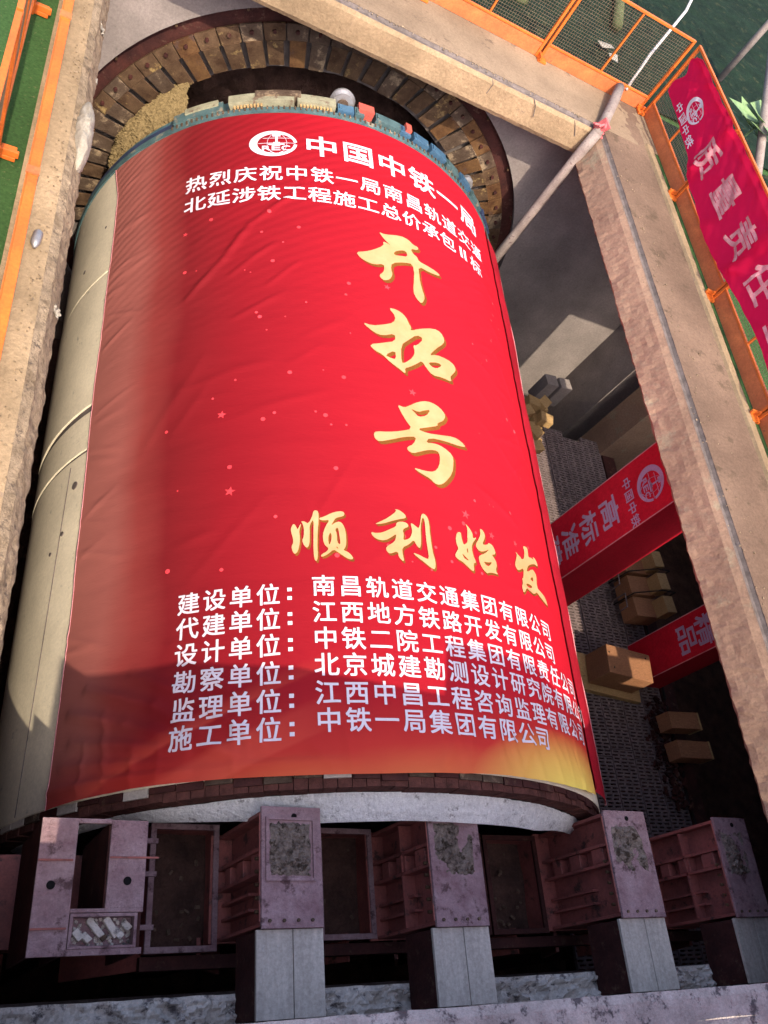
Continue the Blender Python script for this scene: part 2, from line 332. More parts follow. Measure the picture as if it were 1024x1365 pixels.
def bar2d(p, q, w, cx, cy, ax, ay):
    p = Vector(p); q = Vector(q); n = Vector((-(q-p).y, (q-p).x)).normalized()*w/2
    return [(cx+ax*t.x, cy+ay*t.y) for t in (p+n, q+n, q-n, p-n)], [(3, 2, 1, 0)]
def emblem(cx, cy, ax, ay):
    P = [ring2d(cx, cy, 1, .76, .10, ax, ay, 5, 355)]
    for s in (-1, 1):
        P += [ring2d(cx+ax*.16, cy, .80, .77, 0, ax*.52, ay, 90+s*4, 90+s*150, 20)]
    for y, x0, x1 in ((.42, -.42, .74), (.02, -.62, .93)): P.append(bar2d((x0, y), (x1, y), .035, cx, cy, ax, ay))
    P.append(bar2d((.14, .0), (.14, .62), .10, cx, cy, ax, ay)); P.append(bar2d((-.03, .66), (.31, .66), .22, cx, cy, ax, ay))
    P.append(bar2d((-.2, -.08), (.48, -.08), .10, cx, cy, ax, ay)); P.append(bar2d((.0, .04), (.28, .04), .1, cx, cy, ax, ay))
    for i, ch in enumerate('REC'):
        v_, f_ = char2d(ch, 0); xa, xb = min(q.x for q in v_), max(q.x for q in v_); ya, yb = min(q.y for q in v_), max(q.y for q in v_)
        P.append(([(cx+ax*(-.28+.40*i+(q.x-xa)/(xb-xa)*.34-.17+.0), cy+ay*(-.37+((q.y-ya)/(yb-ya)-.5)*.36)) for q in v_], f_, ax*.012))
    P.append(bar2d((-.12, -.62), (.14, -.86), .04, cx, cy, ax, ay)); P.append(bar2d((.40, -.62), (.14, -.86), .04, cx, cy, ax, ay))
    return P

# ================================================================== SETTING
GZ = 4.12
# ground sheet with the pit opening, plus unseen gaps added to let sun through
def ground_sheet():
    xs = [-90, -4.02, 4.16, 4.68, 5.18, 5.40, 5.45, 5.9, 10.6, 90]; ys = [-90, -.35, .85, 1.38, 1.9, 5.9, 6.7, 8.5, 11.9, 120]
    b = B()
    for i in range(9):
        for j in range(9):
            if i == 1 and 1 <= j <= 7: continue
            if i in (6, 7) and j == 6: continue
            if i == 3 and j in (3, 4): continue
            if i in (5, 6) and j == 2: continue
            b.add([(xs[i], ys[j], GZ-.006), (xs[i+1], ys[j], GZ-.006), (xs[i+1], ys[j+1], GZ-.006), (xs[i], ys[j+1], GZ-.006)], [(0, 1, 2, 3)])
    return b
struct('ground', ground_sheet(), M['turf'], loc=(0, 0, GZ), norm=False)
# dark dust netting spread on the ground beyond the far fence, wrinkled
def netting(u, v):
    x = -6+26*u; y = 12.02+24*v
    if x > 4.35: y = 9.2+26.8*v if u > .42 else y
    z = GZ+.012+.10*abs(nz(x, y, 1, .8))+.03*abs(nz(x, y, 5, 4))
    return (x, y, z)
def net2(u, v):
    x = 4.42+12*u; y = 8.9+2.9*v+.25*nz(x, v, 3, 1.5)*(1-v); z = GZ+.012+.09*abs(nz(x, y, 1, .9))+.03*abs(nz(x, y, 5, 4)); return (x, y, z)
def net1(u, v):
    x = -6+26*u; y = 12.05+24*v; z = GZ+.012+.10*abs(nz(x, y, 1, .8))+.03*abs(nz(x, y, 5, 4)); return (x, y, z)
tag(obj('dust_netting', B().grid(net1, 130, 120), M['net'], norm=False), 'dark green dust netting crumpled on the ground beyond the far orange fence', 'netting')
tag(obj('dust_netting', B().grid(net2, 80, 20), M['net'], norm=False), 'smaller sheet of dark netting beyond the right fence beside the plant', 'netting')

# chamber below: floor, side walls
struct('pit_floor', B().box(-6, 15, -1.2, 12.2, -4.2, -3.9), M['soil'])
# head wall with the round tunnel eye
def headwall():
    b = B(); Y0, Y1 = 11.30, 11.44; n = 120; rr = 3.76
    def rect(a):
        s, c = math.sin(a), math.cos(a)
        k = min((6.65/s if s > 1e-6 else (-4.3/s if s < -1e-6 else 1e9)), (3.62/c if c > 1e-6 else (-3.9/c if c < -1e-6 else 1e9)))
        return (s*k, c*k)
    corners = [math.atan2(x, z) % (2*math.pi) for x, z in ((6.65, 3.62), (6.65, -3.9), (-4.3, -3.9), (-4.3, 3.62))]
    A = sorted([k*2*math.pi/n for k in range(n)]+corners); n = len(A)
    v = []; f = []
    for a in A:
        s, c = math.sin(a), math.cos(a); X, Z = rect(a); r_ = min(rr, math.hypot(X, Z)-.001)
        v += [(r_*s, Y0, r_*c), (X, Y0, Z), (r_*s, Y1, r_*c)]
    for i in range(n):
        j = (i+1) % n; f += [(3*i, 3*i+1, 3*j+1, 3*j), (3*i, 3*j, 3*j+2, 3*i+2)]
    return b.add(v, f)
hw = tag(obj('head_wall', headwall(), M['conc_grey'], norm=False), 'grey concrete head wall around the round tunnel opening', 'wall')
# side walls and piers of the chamber
b = B().box(-4.55, -4.3, -1.2, 11.3, -3.9, 3.59)
lw = tag(obj('side_wall', b, M['conc_grey']), 'brown grey wall hidden in the dark gap left of the machine', 'wall')
for k in range(5):
    zz = 2.6-k*1.15
    obj('wall_rib', B().box(-4.3, -4.12, -.5+k*.01, 11.2, zz, zz+.18), M['maroon'], lw)
for k in range(7):
    obj('wall_post', B().box(-4.3, -4.02, 1.0+k*1.35, 1.22+k*1.35, -3.9, 3.5), M['maroon'], lw)
tag(obj('pier', B().box(6.65, 7.5, 10.15, 12.0, -3.9, 3.6), M['conc_grey']), 'grey concrete pier right of the sunlit head wall', 'pier')
tag(obj('pier', B().box(6.66, 7.45, 9.1, 9.75, -3.9, 3.6), M['conc_pink']), 'brownish pier standing nearer, at the dark far end of the walkway', 'pier')
tag(obj('far_side_wall', B().box(13.0, 13.3, -1.2, 12.2, -3.9, 3.6), M['conc_grey']), 'dark wall of the chamber far under the right ground slab', 'wall')
tag(obj('near_side_wall', B().box(-4.6, 13.3, -1.4, -1.2, -3.9, 3.6), M['conc_grey']), 'wall of the pit directly below the viewer', 'wall')
tag(obj('back_wall', B().box(7.5, 13.3, 11.6, 12.0, -3.9, 3.6), M['conc_grey']), 'dark far wall of the chamber behind the piers', 'wall')

# coping beams round the opening ---------------------------------------------------
def beam(name, prof, y0, y1, step, m, label, cat, amp, axis='y', close=True, seed=0):
    """prof: list of (a, z, roughness); extruded along the beam with noise"""
    pts = []
    for i in range(len(prof)-1):
        a, c = prof[i], prof[i+1]; L = math.hypot(c[0]-a[0], c[1]-a[1]); n = max(1, int(L/step/1.2)) if L < 1.2 else 4
        for k in range(n): t = k/n; pts.append((a[0]+(c[0]-a[0])*t, a[1]+(c[1]-a[1])*t, a[2]+(c[2]-a[2])*t))
    pts.append(prof[-1]); nv = int((y1-y0)/step); n = len(pts)
    b = B(); V = []
    for j in range(nv+1):
        y = y0+(y1-y0)*j/nv
        for i, (a, z, r_) in enumerate(pts):
            p = pts[max(i-1, 0)]; q = pts[min(i+1, n-1)]; tx, tz = q[0]-p[0], q[1]-p[1]; l = math.hypot(tx, tz) or 1
            d = 0
            if r_: d = amp*r_*(abs(nz(a*1.3+seed, y, z, 3.2))*.35 + .5*noise.ridged_multi_fractal(Vector((a*7+seed, y*7, z*7)), .8, 2.2, 5, 1, 2)*.5 - .3)
            X, Z = a+tz/l*d, z-tx/l*d
            V.append((X, y, Z) if axis == 'y' else (y, X, Z))
    F = [(j*n+i, j*n+i+1, (j+1)*n+i+1, (j+1)*n+i) for j in range(nv) for i in range(n-1)]
    b.add(V, F)
    return b
# left coping: narrow trowelled strip, then the hacked inner edge
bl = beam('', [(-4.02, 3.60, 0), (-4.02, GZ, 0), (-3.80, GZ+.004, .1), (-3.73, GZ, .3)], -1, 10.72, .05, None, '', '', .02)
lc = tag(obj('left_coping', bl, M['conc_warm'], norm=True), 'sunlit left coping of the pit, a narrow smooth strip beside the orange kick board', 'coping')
bc = beam('', [(-3.735, GZ-.012, .6), (-3.66, GZ-.06, 1), (-3.60, GZ-.22, 1), (-3.575, 3.80, 1), (-3.60, 3.58, 1), (-3.8, 3.55, .5), (-4.3, 3.57, 0)], -1, 10.72, .035, None, '', '', -.05)
tag(obj('left_pit_edge', bc, M['conc_chip'], norm=True), 'rough hacked concrete edge of the pit below the smooth left strip', 'pit edge')
# far coping
def fin(b_, m1, name, label, cat):
    o = obj(name, b_, m1, norm=True); return tag(o, label, cat)
b_ = beam('', [(12.2, 3.58, 0), (12.2, GZ, 0), (10.80, GZ, .5)], -4.0, 4.25, .06, None, '', '', .02, 'x')
far = fin(b_, M['conc_tan'], 'far_coping', 'far coping of the pit, tan concrete under the orange fence', 'coping')
obj('weathered_joint', beam('', [(10.80, GZ-.002, .6), (10.765, GZ-.035, 1.2), (10.735, GZ-.03, 1.2), (10.70, GZ-.035, 1)], -4.0, 3.2, .05, None, '', '', .012, 'x', seed=3), M['groove'], far)
obj('inner_face', beam('', [(10.70, GZ-.025, .1), (10.675, GZ-.08, .8), (10.67, 3.72, .7), (10.70, 3.66, 1), (11.3, 3.60, 0)], -4.0, 3.14, .05, None, '', '', .022, 'x', seed=8), M['conc_warm'], far)
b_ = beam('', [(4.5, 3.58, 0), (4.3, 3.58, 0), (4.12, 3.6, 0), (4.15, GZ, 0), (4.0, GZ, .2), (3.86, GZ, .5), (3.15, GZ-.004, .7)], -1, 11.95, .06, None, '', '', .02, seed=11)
rc = fin(b_, M['conc_brown'], 'right_coping', 'right coping of the pit, concrete coloured as in pinkish shade inside the red banner fence', 'coping')
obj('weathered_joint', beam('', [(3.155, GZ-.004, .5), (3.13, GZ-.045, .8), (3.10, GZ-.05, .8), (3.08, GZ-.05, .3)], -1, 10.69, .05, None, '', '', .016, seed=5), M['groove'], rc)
obj('inner_face', beam('', [(3.085, GZ-.045, .1), (3.04, GZ-.12, .7), (2.98, 3.80, 1.1), (2.935, 3.66, 1.6), (2.98, 3.61, 1.4), (3.5, 3.58, 0), (4.5, 3.575, 0)], -1, 10.69, .05, None, '', '', .035, seed=21), M['conc_pink'], rc)  # pink of light off the red banner is put into this colour
# near coping and the ledge under it
b_ = beam('', [(-1.2, 3.3, 0), (-1.2, GZ, 0), (.02, GZ, .4), (.075, GZ-.01, .8), (.07, GZ-.1, 1), (.07, 2.2, 0)], -4.0, 3.05, .05, None, '', '', .02, 'x', seed=31)
fin(b_, M['conc_pale'], 'near_coping', 'pale dusty coping along the bottom edge of the view', 'coping')
def ledge(u, v):
    x = -4.1+11*u; y = -.05+.36*v
    z = 2.30+(.075*noise.ridged_multi_fractal(Vector((x*5, y*8, 2)), .8, 2.3, 5, 1, 2)-.09+.05*abs(nz(x, y, 1, 18)))*(.35 if v > .86 else 1)
    if v > .97: z -= .5
    return (x, y+.008*nz(x, y, 3, 6), z)
tag(obj('near_ledge', B().grid(ledge, 420, 18), M['conc_pale'], norm=False), 'rough hacked pale ledge on which the grey props rest', 'ledge')

# ================================================================== TUNNEL EYE
ring = thing('tunnel_seal_ring', 'ring of rusty clamp plates around the tunnel opening', 'seal ring', (0, 11.34, 0))
obj('mounting_ring', B().arc(-180, 180, 3.50, 3.80, 11.40, 11.46, 160), M['maroon'], ring)
rs = [M['rust'], M['rust2'], M['rust3'], M['rust2'], M['rust']]
ref = {}
for k in range(-21, 22):
    a = R(k*5-.4); t = random.Random(k*7+3); m_ = rs[t.randrange(5)]
    cs, sn = math.cos(a), math.sin(a); ca = Vector((sn, 0, cs)); ta = Vector((cs, 0, -sn)); yy = Vector((0, 1, 0))
    def plate(r0, r1, w0, w1, yo0, yo1, th, tw=0):
        v = []
        for r_, w, yo in ((r0, w0, yo0), (r1, w1, yo1)):
            for sgn in (-1, 1):
                for dy in (0, th): v.append(tuple(ca*r_+ta*(sgn*w/2+tw)+yy*(yo+dy)))
        return B().add(v, [(0, 1, 3, 2), (4, 6, 7, 5), (0, 4, 5, 1), (2, 3, 7, 6), (0, 2, 6, 4), (1, 5, 7, 3)])
    p1 = obj('clamp_plate', plate(3.555, 3.33, .296, .272, 11.30, 11.29, .04), m_, ring, bevel=.004)
    obj('bolt', B().tube([tuple(ca*3.46+yy*11.30), tuple(ca*3.46+yy*11.262)], .028, 6), M['maroon'], p1)
    obj('flap_plate', plate(3.34, 2.95+t.uniform(-.015, .015), .225, .205, 11.275+t.uniform(-.01, .01), 11.33+t.uniform(-.02, .03), .03, t.uniform(-.012, .012)), rs[t.randrange(5)], ring, bevel=.004)
    if k % 3 == 0: obj('stud', B().tube([tuple(ca*3.72+yy*11.40), tuple(ca*3.72+yy*11.33)], .018, 6), M['rust'], ring)
def curtain(u, v):
    a = R(-180+360*u); r_ = 3.5-.64*v + .035*nz(math.sin(a)*2, math.cos(a)*2, 1, 1.6)*v+.012*nz(math.sin(a), math.cos(a), 2, 7)*v
    return (r_*math.sin(a), 11.40+.10*v, r_*math.cos(a))
cu = tag(obj('rubber_curtain', B().grid(curtain, 200, 5), M['rubber'], norm=False, smooth=True), 'grey rubber curtain with a wavy lip inside the plate ring', 'rubber curtain')
tun = B().arc(-180, 180, 3.5, 3.6, 11.46, 13.4, 120)
struct('tunnel_bore', tun, M['soil'])
def face(u, v):
    a = R(360*u); r_ = 3.55*v; x, z = r_*math.sin(a), r_*math.cos(a); return (x, 12.5+.35*nz(x, 0, z, 1.1)+.1*nz(x, 4, z, 4), z)
struct('tunnel_soil_face', B().grid(face, 90, 40), M['soil'], norm=False)
# heap of yellow muck on the left between ring and machine
mk = B(); mr_ = random.Random(5)
OCT = [(0, 2, 4), (2, 1, 4), (1, 3, 4), (3, 0, 4), (2, 0, 5), (1, 2, 5), (3, 1, 5), (0, 3, 5)]
def muckbase(u, v):
    a = R(-80+30*u); w = math.sin(math.pi*u)**.6
    r_ = 2.55+(.42+.14*w*math.sin(math.pi*min(1, v*1.1)))+.05*nz(u*9, v*5, 1); y = 10.35+1.0*v
    return (r_*math.sin(a), y, r_*math.cos(a))
mkb = B().grid(muckbase, 60, 20)
for q in range(5200):
    u, v = mr_.random(), mr_.random(); c = Vector(muckbase(u, v)); d = mr_.uniform(.012, .042)
    c = c*(1+.004)
    dd = [Vector(x)*d*mr_.uniform(.7, 1.3) for x in ((1, 0, 0), (-1, 0, 0), (0, 1, 0), (0, -1, 0), (0, 0, 1), (0, 0, -1))]
    mk.add([c+x for x in dd], OCT)
mo = obj('muck_heap', mkb, M['muck'], norm=False); tag(mo, 'heap of crumbly yellow muck left of the cutterhead', 'muck heap')
mo2 = obj('muck_crumbs', mk, M['muck'], mo, norm=False); stuff(mo2)

# ================================================================== MACHINE
tbm = thing('tunnel_boring_machine', 'huge cream painted tunnelling shield lying in the pit under a red banner', 'tunnelling machine', (0, 5.8, -3.2))
def lathe(prof, n=160):
    b = B(); v = []; f = []
    for k in range(n):
        a = 2*math.pi*k/n
        for (y, r_) in prof: v.append((r_*math.sin(a), y, r_*math.cos(a)))
    m_ = len(prof)
    for k in range(n):
        for i in range(m_-1): f.append((k*m_+i, k*m_+i+1, ((k+1) % n)*m_+i+1, ((k+1) % n)*m_+i))
    return b.add(v, f)
for y0, y1, r_ in ((1.72, 5.335, 3.195), (5.365, 5.87, 3.20), (5.96, 7.975, 3.205), (8.0, 9.93, 3.2)):
    obj('shield_segment', lathe([(y0, 3.05), (y0, r_-.008), (y0+.008, r_), (y1-.008, r_), (y1, r_-.008), (y1, 3.05)]), M['body'], tbm, smooth=False)
for o in list(COL.objects):
    if o.name.startswith('shield_segment'):
        o.data.shade_smooth()
        md = o.modifiers.new('edges', 'EDGE_SPLIT'); md.split_angle = R(30)
obj('inner_drum', lathe([(1.75, 3.12), (10.2, 3.12)]), M['groove'], tbm)
for y0, y1 in ((5.336, 5.364), (5.872, 5.958), (7.977, 7.998)): obj('joint_shade', lathe([(y0, 3.186), (y1, 3.186)]), M['groove'], tbm)  # dark rings near the surface stand for the shade in the joints
# weld seam, plugged grout hole, small pock marks on the exposed left flank
def cyp(s, y, r_=3.2): a = s/3.2; return (r_*math.sin(a), y, r_*math.cos(a))
obj('weld_seam', B().tube([cyp(-4.05+.004*k, 1.75+k*.1, 3.196) for k in range(36)], .006, 5), M['groove'], tbm)
for s, y, r_ in ((-3.78, 4.97, .045), (-4.3, 8.45, .03), (-3.86, 8.9, .02), (-4.1, 4.3, .02), (-3.9, 4.45, .025)):
    c = Vector(cyp(s, y, 3.19)); n_ = Vector(cyp(s, y, 3.203)); obj('grout_plug', B().tube([c, n_], r_, 12), M['groove'], tbm)
# tail: brush pieces, backing plates, greased rim
for k in range(-44, 45):
    t = random.Random(k+90); a = k*2.05
    obj('tail_brush', B().arc(a+.05, a+2.0, 3.0, 3.165+t.uniform(-.006, .006), 1.60+t.uniform(-.006, .006), 1.715, 2), M['brush'], tbm)
    if k % 2 == 0: obj('tail_plate', B().arc(a+.1, a+3.95, 3.17, 3.19, 1.66+t.uniform(-.02, .02), 1.718, 3), [M['maroon'], M['maroon'], M['rust2'], M['greysteel'] if k < -8 else M['maroon']][t.randrange(4)], tbm)
def grease(u, v):
    a = R(-84+168*u); d = .013*noise.ridged_multi_fractal(Vector((a*22, v*3, 1)), 1, 2.2, 3, 1, 2)
    r_ = 2.975-.10*v**2+d*(1-.5*v); t_ = max(0, min(1, (abs(a)-R(22))/R(34))); y = 1.60-.20*v*(1-.85*t_)+.012*nz(a*5, v, 2)
    return (r_*math.sin(a), y, r_*math.cos(a))
obj('greased_rim', B().grid(grease, 420, 16), M['grease'], tbm, norm=False)
# front rim and cutterhead pieces
obj('front_rim', lathe([(9.93, 3.17), (9.935, 3.215), (10.02, 3.225), (10.03, 3.1)]), M['teal'], tbm)
def disc(u, v):
    a = 2*math.pi*u; r_ = 3.15*v; return (r_*math.sin(a), 10.30+.12*(1-v), r_*math.cos(a))
obj('cutterhead', B().grid(disc, 90, 6), M['maroon'], tbm, norm=False)
obj('head_rim', lathe([(10.02, 3.12), (10.1, 3.14), (10.3, 3.15)]), M['teal'], tbm)
def blk(name, a0, a1, r1, y0, y1, m_, n=6, r0=3.12, par=tbm): return obj(name, B().arc(a0, a1, r0, r1, y0, y1, n), M[m_], par)
blk('rim_block', -82, -50.5, 3.215, 10.03, 10.12, 'navy', 14); blk('rim_block', -49.5, -37.5, 3.25, 10.03, 10.20, 'teal', 6)
blk('rim_block', -80, -52, 3.18, 10.12, 10.2, 'blue', 12)
q = blk('rim_block', -36, -21.5, 3.29, 10.06, 10.22, 'cream', 7)
for k in range(9): blk('rib', -35+k*.75, -34.6+k*.75, 3.25, 10.02, 10.06, 'timber', 1, par=q)
q = blk('rim_block', -20.8, -12.2, 3.28, 10.06, 10.22, 'cream', 4)
for k in range(10): blk('rib', -20.2+k*.75, -19.8+k*.75, 3.245, 10.02, 10.06, 'timber', 1, par=q)
blk('rim_block', -30, -20, 3.31, 10.14, 10.24, 'rust2', 5); blk('rim_block', -46.5, -38.5, 3.27, 10.12, 10.22, 'cream', 4)
for a0, a1, r_, c in ((-11.6, -7.8, 3.25, 'blue'), (-7.6, -5.4, 3.26, 'teal'), (-2.6, 3.8, 3.275, 'teal'), (3.9, 6.8, 3.27, 'blue'), (7.8, 12.2, 3.275, 'blue'), (13.1, 18.0, 3.285, 'blue'), (18.8, 23.6, 3.26, 'teal'), (24.4, 29.0, 3.27, 'blue'), (30.2, 36, 3.25, 'teal'), (37, 44, 3.25, 'navy')):
    q = blk('rim_block', a0, a1, r_, 10.05, 10.2, c, 4)
    blk('rib', a0+.3, a0+.9, r_+.02, 10.08, 10.16, c, 1, par=q)
for a0, a1, r_ in ((-6.9, -3.2, 3.31), (5.2, 6.7, 3.31)): blk('red_tooth', a0, a1, r_, 10.10, 10.24, 'redpaint', 3)
for a, rr in ((-10.3, .17), (29.5, .09)):   # roller cutters lying across the rim
    c = Vector((3.22*math.sin(R(a)), 10.3, 3.22*math.cos(R(a)))); t_ = Vector((0, 1, 0))
    q = obj('roller', B().tube([c-t_*.07, c-t_*.05, c, c+t_*.05, c+t_*.07], [rr*.85, rr*.85, rr, rr*.85, rr*.85], 24), M['steel'], tbm)
    obj('hub', B().tube([c-t_*.11, c-t_*.07], rr*.45, 14), M['rust2'], q)
b = B()
for k in range(-40, 22): a = R(k*1.25); c = Vector((3.222*math.sin(a), 10.0, 3.222*math.cos(a))); b.obox(c, (.02, .05, .03), (0, a, 0))
stuff(obj('rim_studs', b, M['rust2'], tbm))

# ================================================================== BIG BANNER
FOLDS = [((-2.44, 6.85), (-2.03, 7.36), .022, .035), ((-2.03, 7.36), (-1.74, 7.86), .030, .04), ((-1.74, 7.86), (-1.2, 8.4), .022, .035),
 ((-1.95, 7.1), (-1.45, 7.55), .016, .03), ((-1.55, 6.9), (-1.2, 7.25), .014, .025), ((-1.9, 6.45), (-1.35, 6.8), .012, .03),
 ((-3.18, 2.62), (-2.5, 2.36), .045, .05), ((-2.5, 2.36), (-1.9, 1.93), .035, .05), ((-3.35, 2.45), (-2.75, 2.25), .045, .05), ((-2.75, 2.25), (-1.75, 1.84), .035, .05),
 ((-2.72, 2.66), (-2.16, 2.38), .032, .05), ((-2.16, 2.38), (-1.6, 1.95), .028, .045), ((-3.5, 1.84), (-2.2, 1.79), .04, .035), ((-2.2, 1.79), (-.9, 1.78), .022, .03),
 ((-2.38, 2.86), (-1.5, 2.08), .018, .045), ((-3.3, 2.2), (-2.2, 1.95), .035, .045), ((-3.4, 2.02), (-2.3, 1.87), .03, .035), ((-2.1, 3.3), (-1.0, 2.2), .010, .04), ((-1.5, 2.9), (-.9, 2.1), .010, .04),
 ((-1.3, 4.4), (-1.0, 3.4), .008, .04), ((1.5, 7.0), (1.9, 6.2), .010, .04), ((1.4, 6.2), (1.95, 5.5), .010, .04), ((.5, 2.6), (.6, 1.9), .008, .03), ((1.0, 2.5), (1.4, 1.9), .012, .03),
 ((1.9, 9.4), (2.1, 8.0), .012, .04), ((-3.0, 9.6), (-2.2, 8.6), .006, .05), ((-.6, 3.5), (-.55, 1.9), .006, .03), ((.9, 5.6), (1.8, 4.9), .007, .04), ((-2.8, 5.0), (-2.2, 6.0), .008, .06)]
_f = random.Random(77)
for _k in range(26):
    _y = _f.uniform(2.2, 9.6); _s = _f.uniform(1.2, 2.0); FOLDS.append(((_s, _y), (_s-_f.uniform(.25, .7), _y+_f.uniform(-.5, .3)), _f.uniform(.005, .014), _f.uniform(.025, .05)))
for _k in range(22):
    _y = _f.uniform(3.0, 9.7); FOLDS.append(((-3.55, _y), (-3.55+_f.uniform(.2, .6), _y+_f.uniform(-.25, .25)), _f.uniform(.005, .012), _f.uniform(.02, .04)))
for _k in range(24):
    _s = _f.uniform(-3.3, 2.0); FOLDS.append(((_s, 1.72), (_s+_f.uniform(-.2, .2), 1.72+_f.uniform(.2, .7)), _f.uniform(.006, .016), _f.uniform(.02, .04)))
for _k in range(16):
    _s = _f.uniform(-3.0, 1.4); _y = _f.uniform(3.4, 9.4); FOLDS.append(((_s, _y), (_s+_f.uniform(.3, .9), _y+_f.uniform(.1, .8)), _f.uniform(.003, .008), _f.uniform(.03, .05)))
FOLDS = [(Vector(a), Vector(c), h, w) for a, c, h, w in FOLDS]
def disp(s, y):
    d = .010*nz(s, y, 0, 1.1)+.006*nz(s*.6, y*2.4, 3, 1.6)+.0022*nz(s, y*4, 7, 3)
    for a, c, h, w in FOLDS:
        dx, dy = c.x-a.x, c.y-a.y; px, py = s-a.x, y-a.y; t = (px*dx+py*dy)/(dx*dx+dy*dy)
        if -.4 < t < 1.4:
            tt = min(1, max(0, t)); q = (px-tt*dx)**2+(py-tt*dy)**2
            if q < 9*w*w: d += h*math.exp(-q/(w*w))*(.45+.55*math.sin(math.pi*tt))
    if y < 2.1: d += .03*((2.1-y)/.4)**2*abs(nz(s*1.4, 1, 9, 1))+.012*((2.1-y)/.4)
    return d
def cl(s, y, off=0.):
    r_ = 3.222+disp(s, y)+off; a = s/3.2; return (r_*math.sin(a), y, r_*math.cos(a))
SUV = []
def left_edge(y): return -3.52-.018*(y-1.7)-.02*math.sin(y*1.3)-(.10 if y > 9.3 else 0)*(y-9.3)/.6
nu, nv_ = 232, 328; b = B(); uv = []
for j in range(nv_+1):
    y = 1.70+.025*j
    for i in range(nu+1):
        s = -3.65+.025*i
        if s < -2.9: k = (-2.9-s)/.75; s2 = s+(left_edge(y)+3.65)*k*k
        else: s2 = s
        y2 = y
        if y < 2.2: k = (2.2-y)/.5; y2 = y+(.02*math.sin(s*1.7)+.10*max(0, (s-.8)/1.4)**2)*k*k
        b.v.append(cl(s2, y2)); uv.append((s2, y2))
b.f = [(j*(nu+1)+i, j*(nu+1)+i+1, (j+1)*(nu+1)+i+1, (j+1)*(nu+1)+i) for j in range(nv_) for i in range(nu)]
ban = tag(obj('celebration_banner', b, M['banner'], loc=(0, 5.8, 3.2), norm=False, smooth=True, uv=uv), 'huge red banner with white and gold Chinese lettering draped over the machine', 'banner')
# loose right-hand edge turned up into a fold with a pale hem
def flap(u, v):
    s = 2.14+.86*u; y = 1.84+8.0*v
    w = .02*nz(1, y, 0, .9)+.012*nz(s*3, y, 5, 2.5)
    if u < .16: r_ = 3.222+disp(2.14, y)+.02-.045*u/.16
    else: k = (u-.16)/.84; r_ = 3.205+.085*math.sin(k*1.5)+w*k*.8
    a = s/3.2; return (r_*math.sin(a), y, r_*math.cos(a))
fl = obj('turned_edge', B().grid(flap, 26, 260), M['fabric_dark'], ban, norm=False, smooth=True)  # darker red puts the shade of this side into the colour
obj('hem', B().tube([flap(1, k/120) for k in range(121)], .012, 6), M['hem'], ban)
obj('left_hem', B().tube([cl(left_edge(1.7+8.2*k/120)+.01, 1.7+8.2*k/120, .002) for k in range(121)], .004, 5), M['hem'], ban)

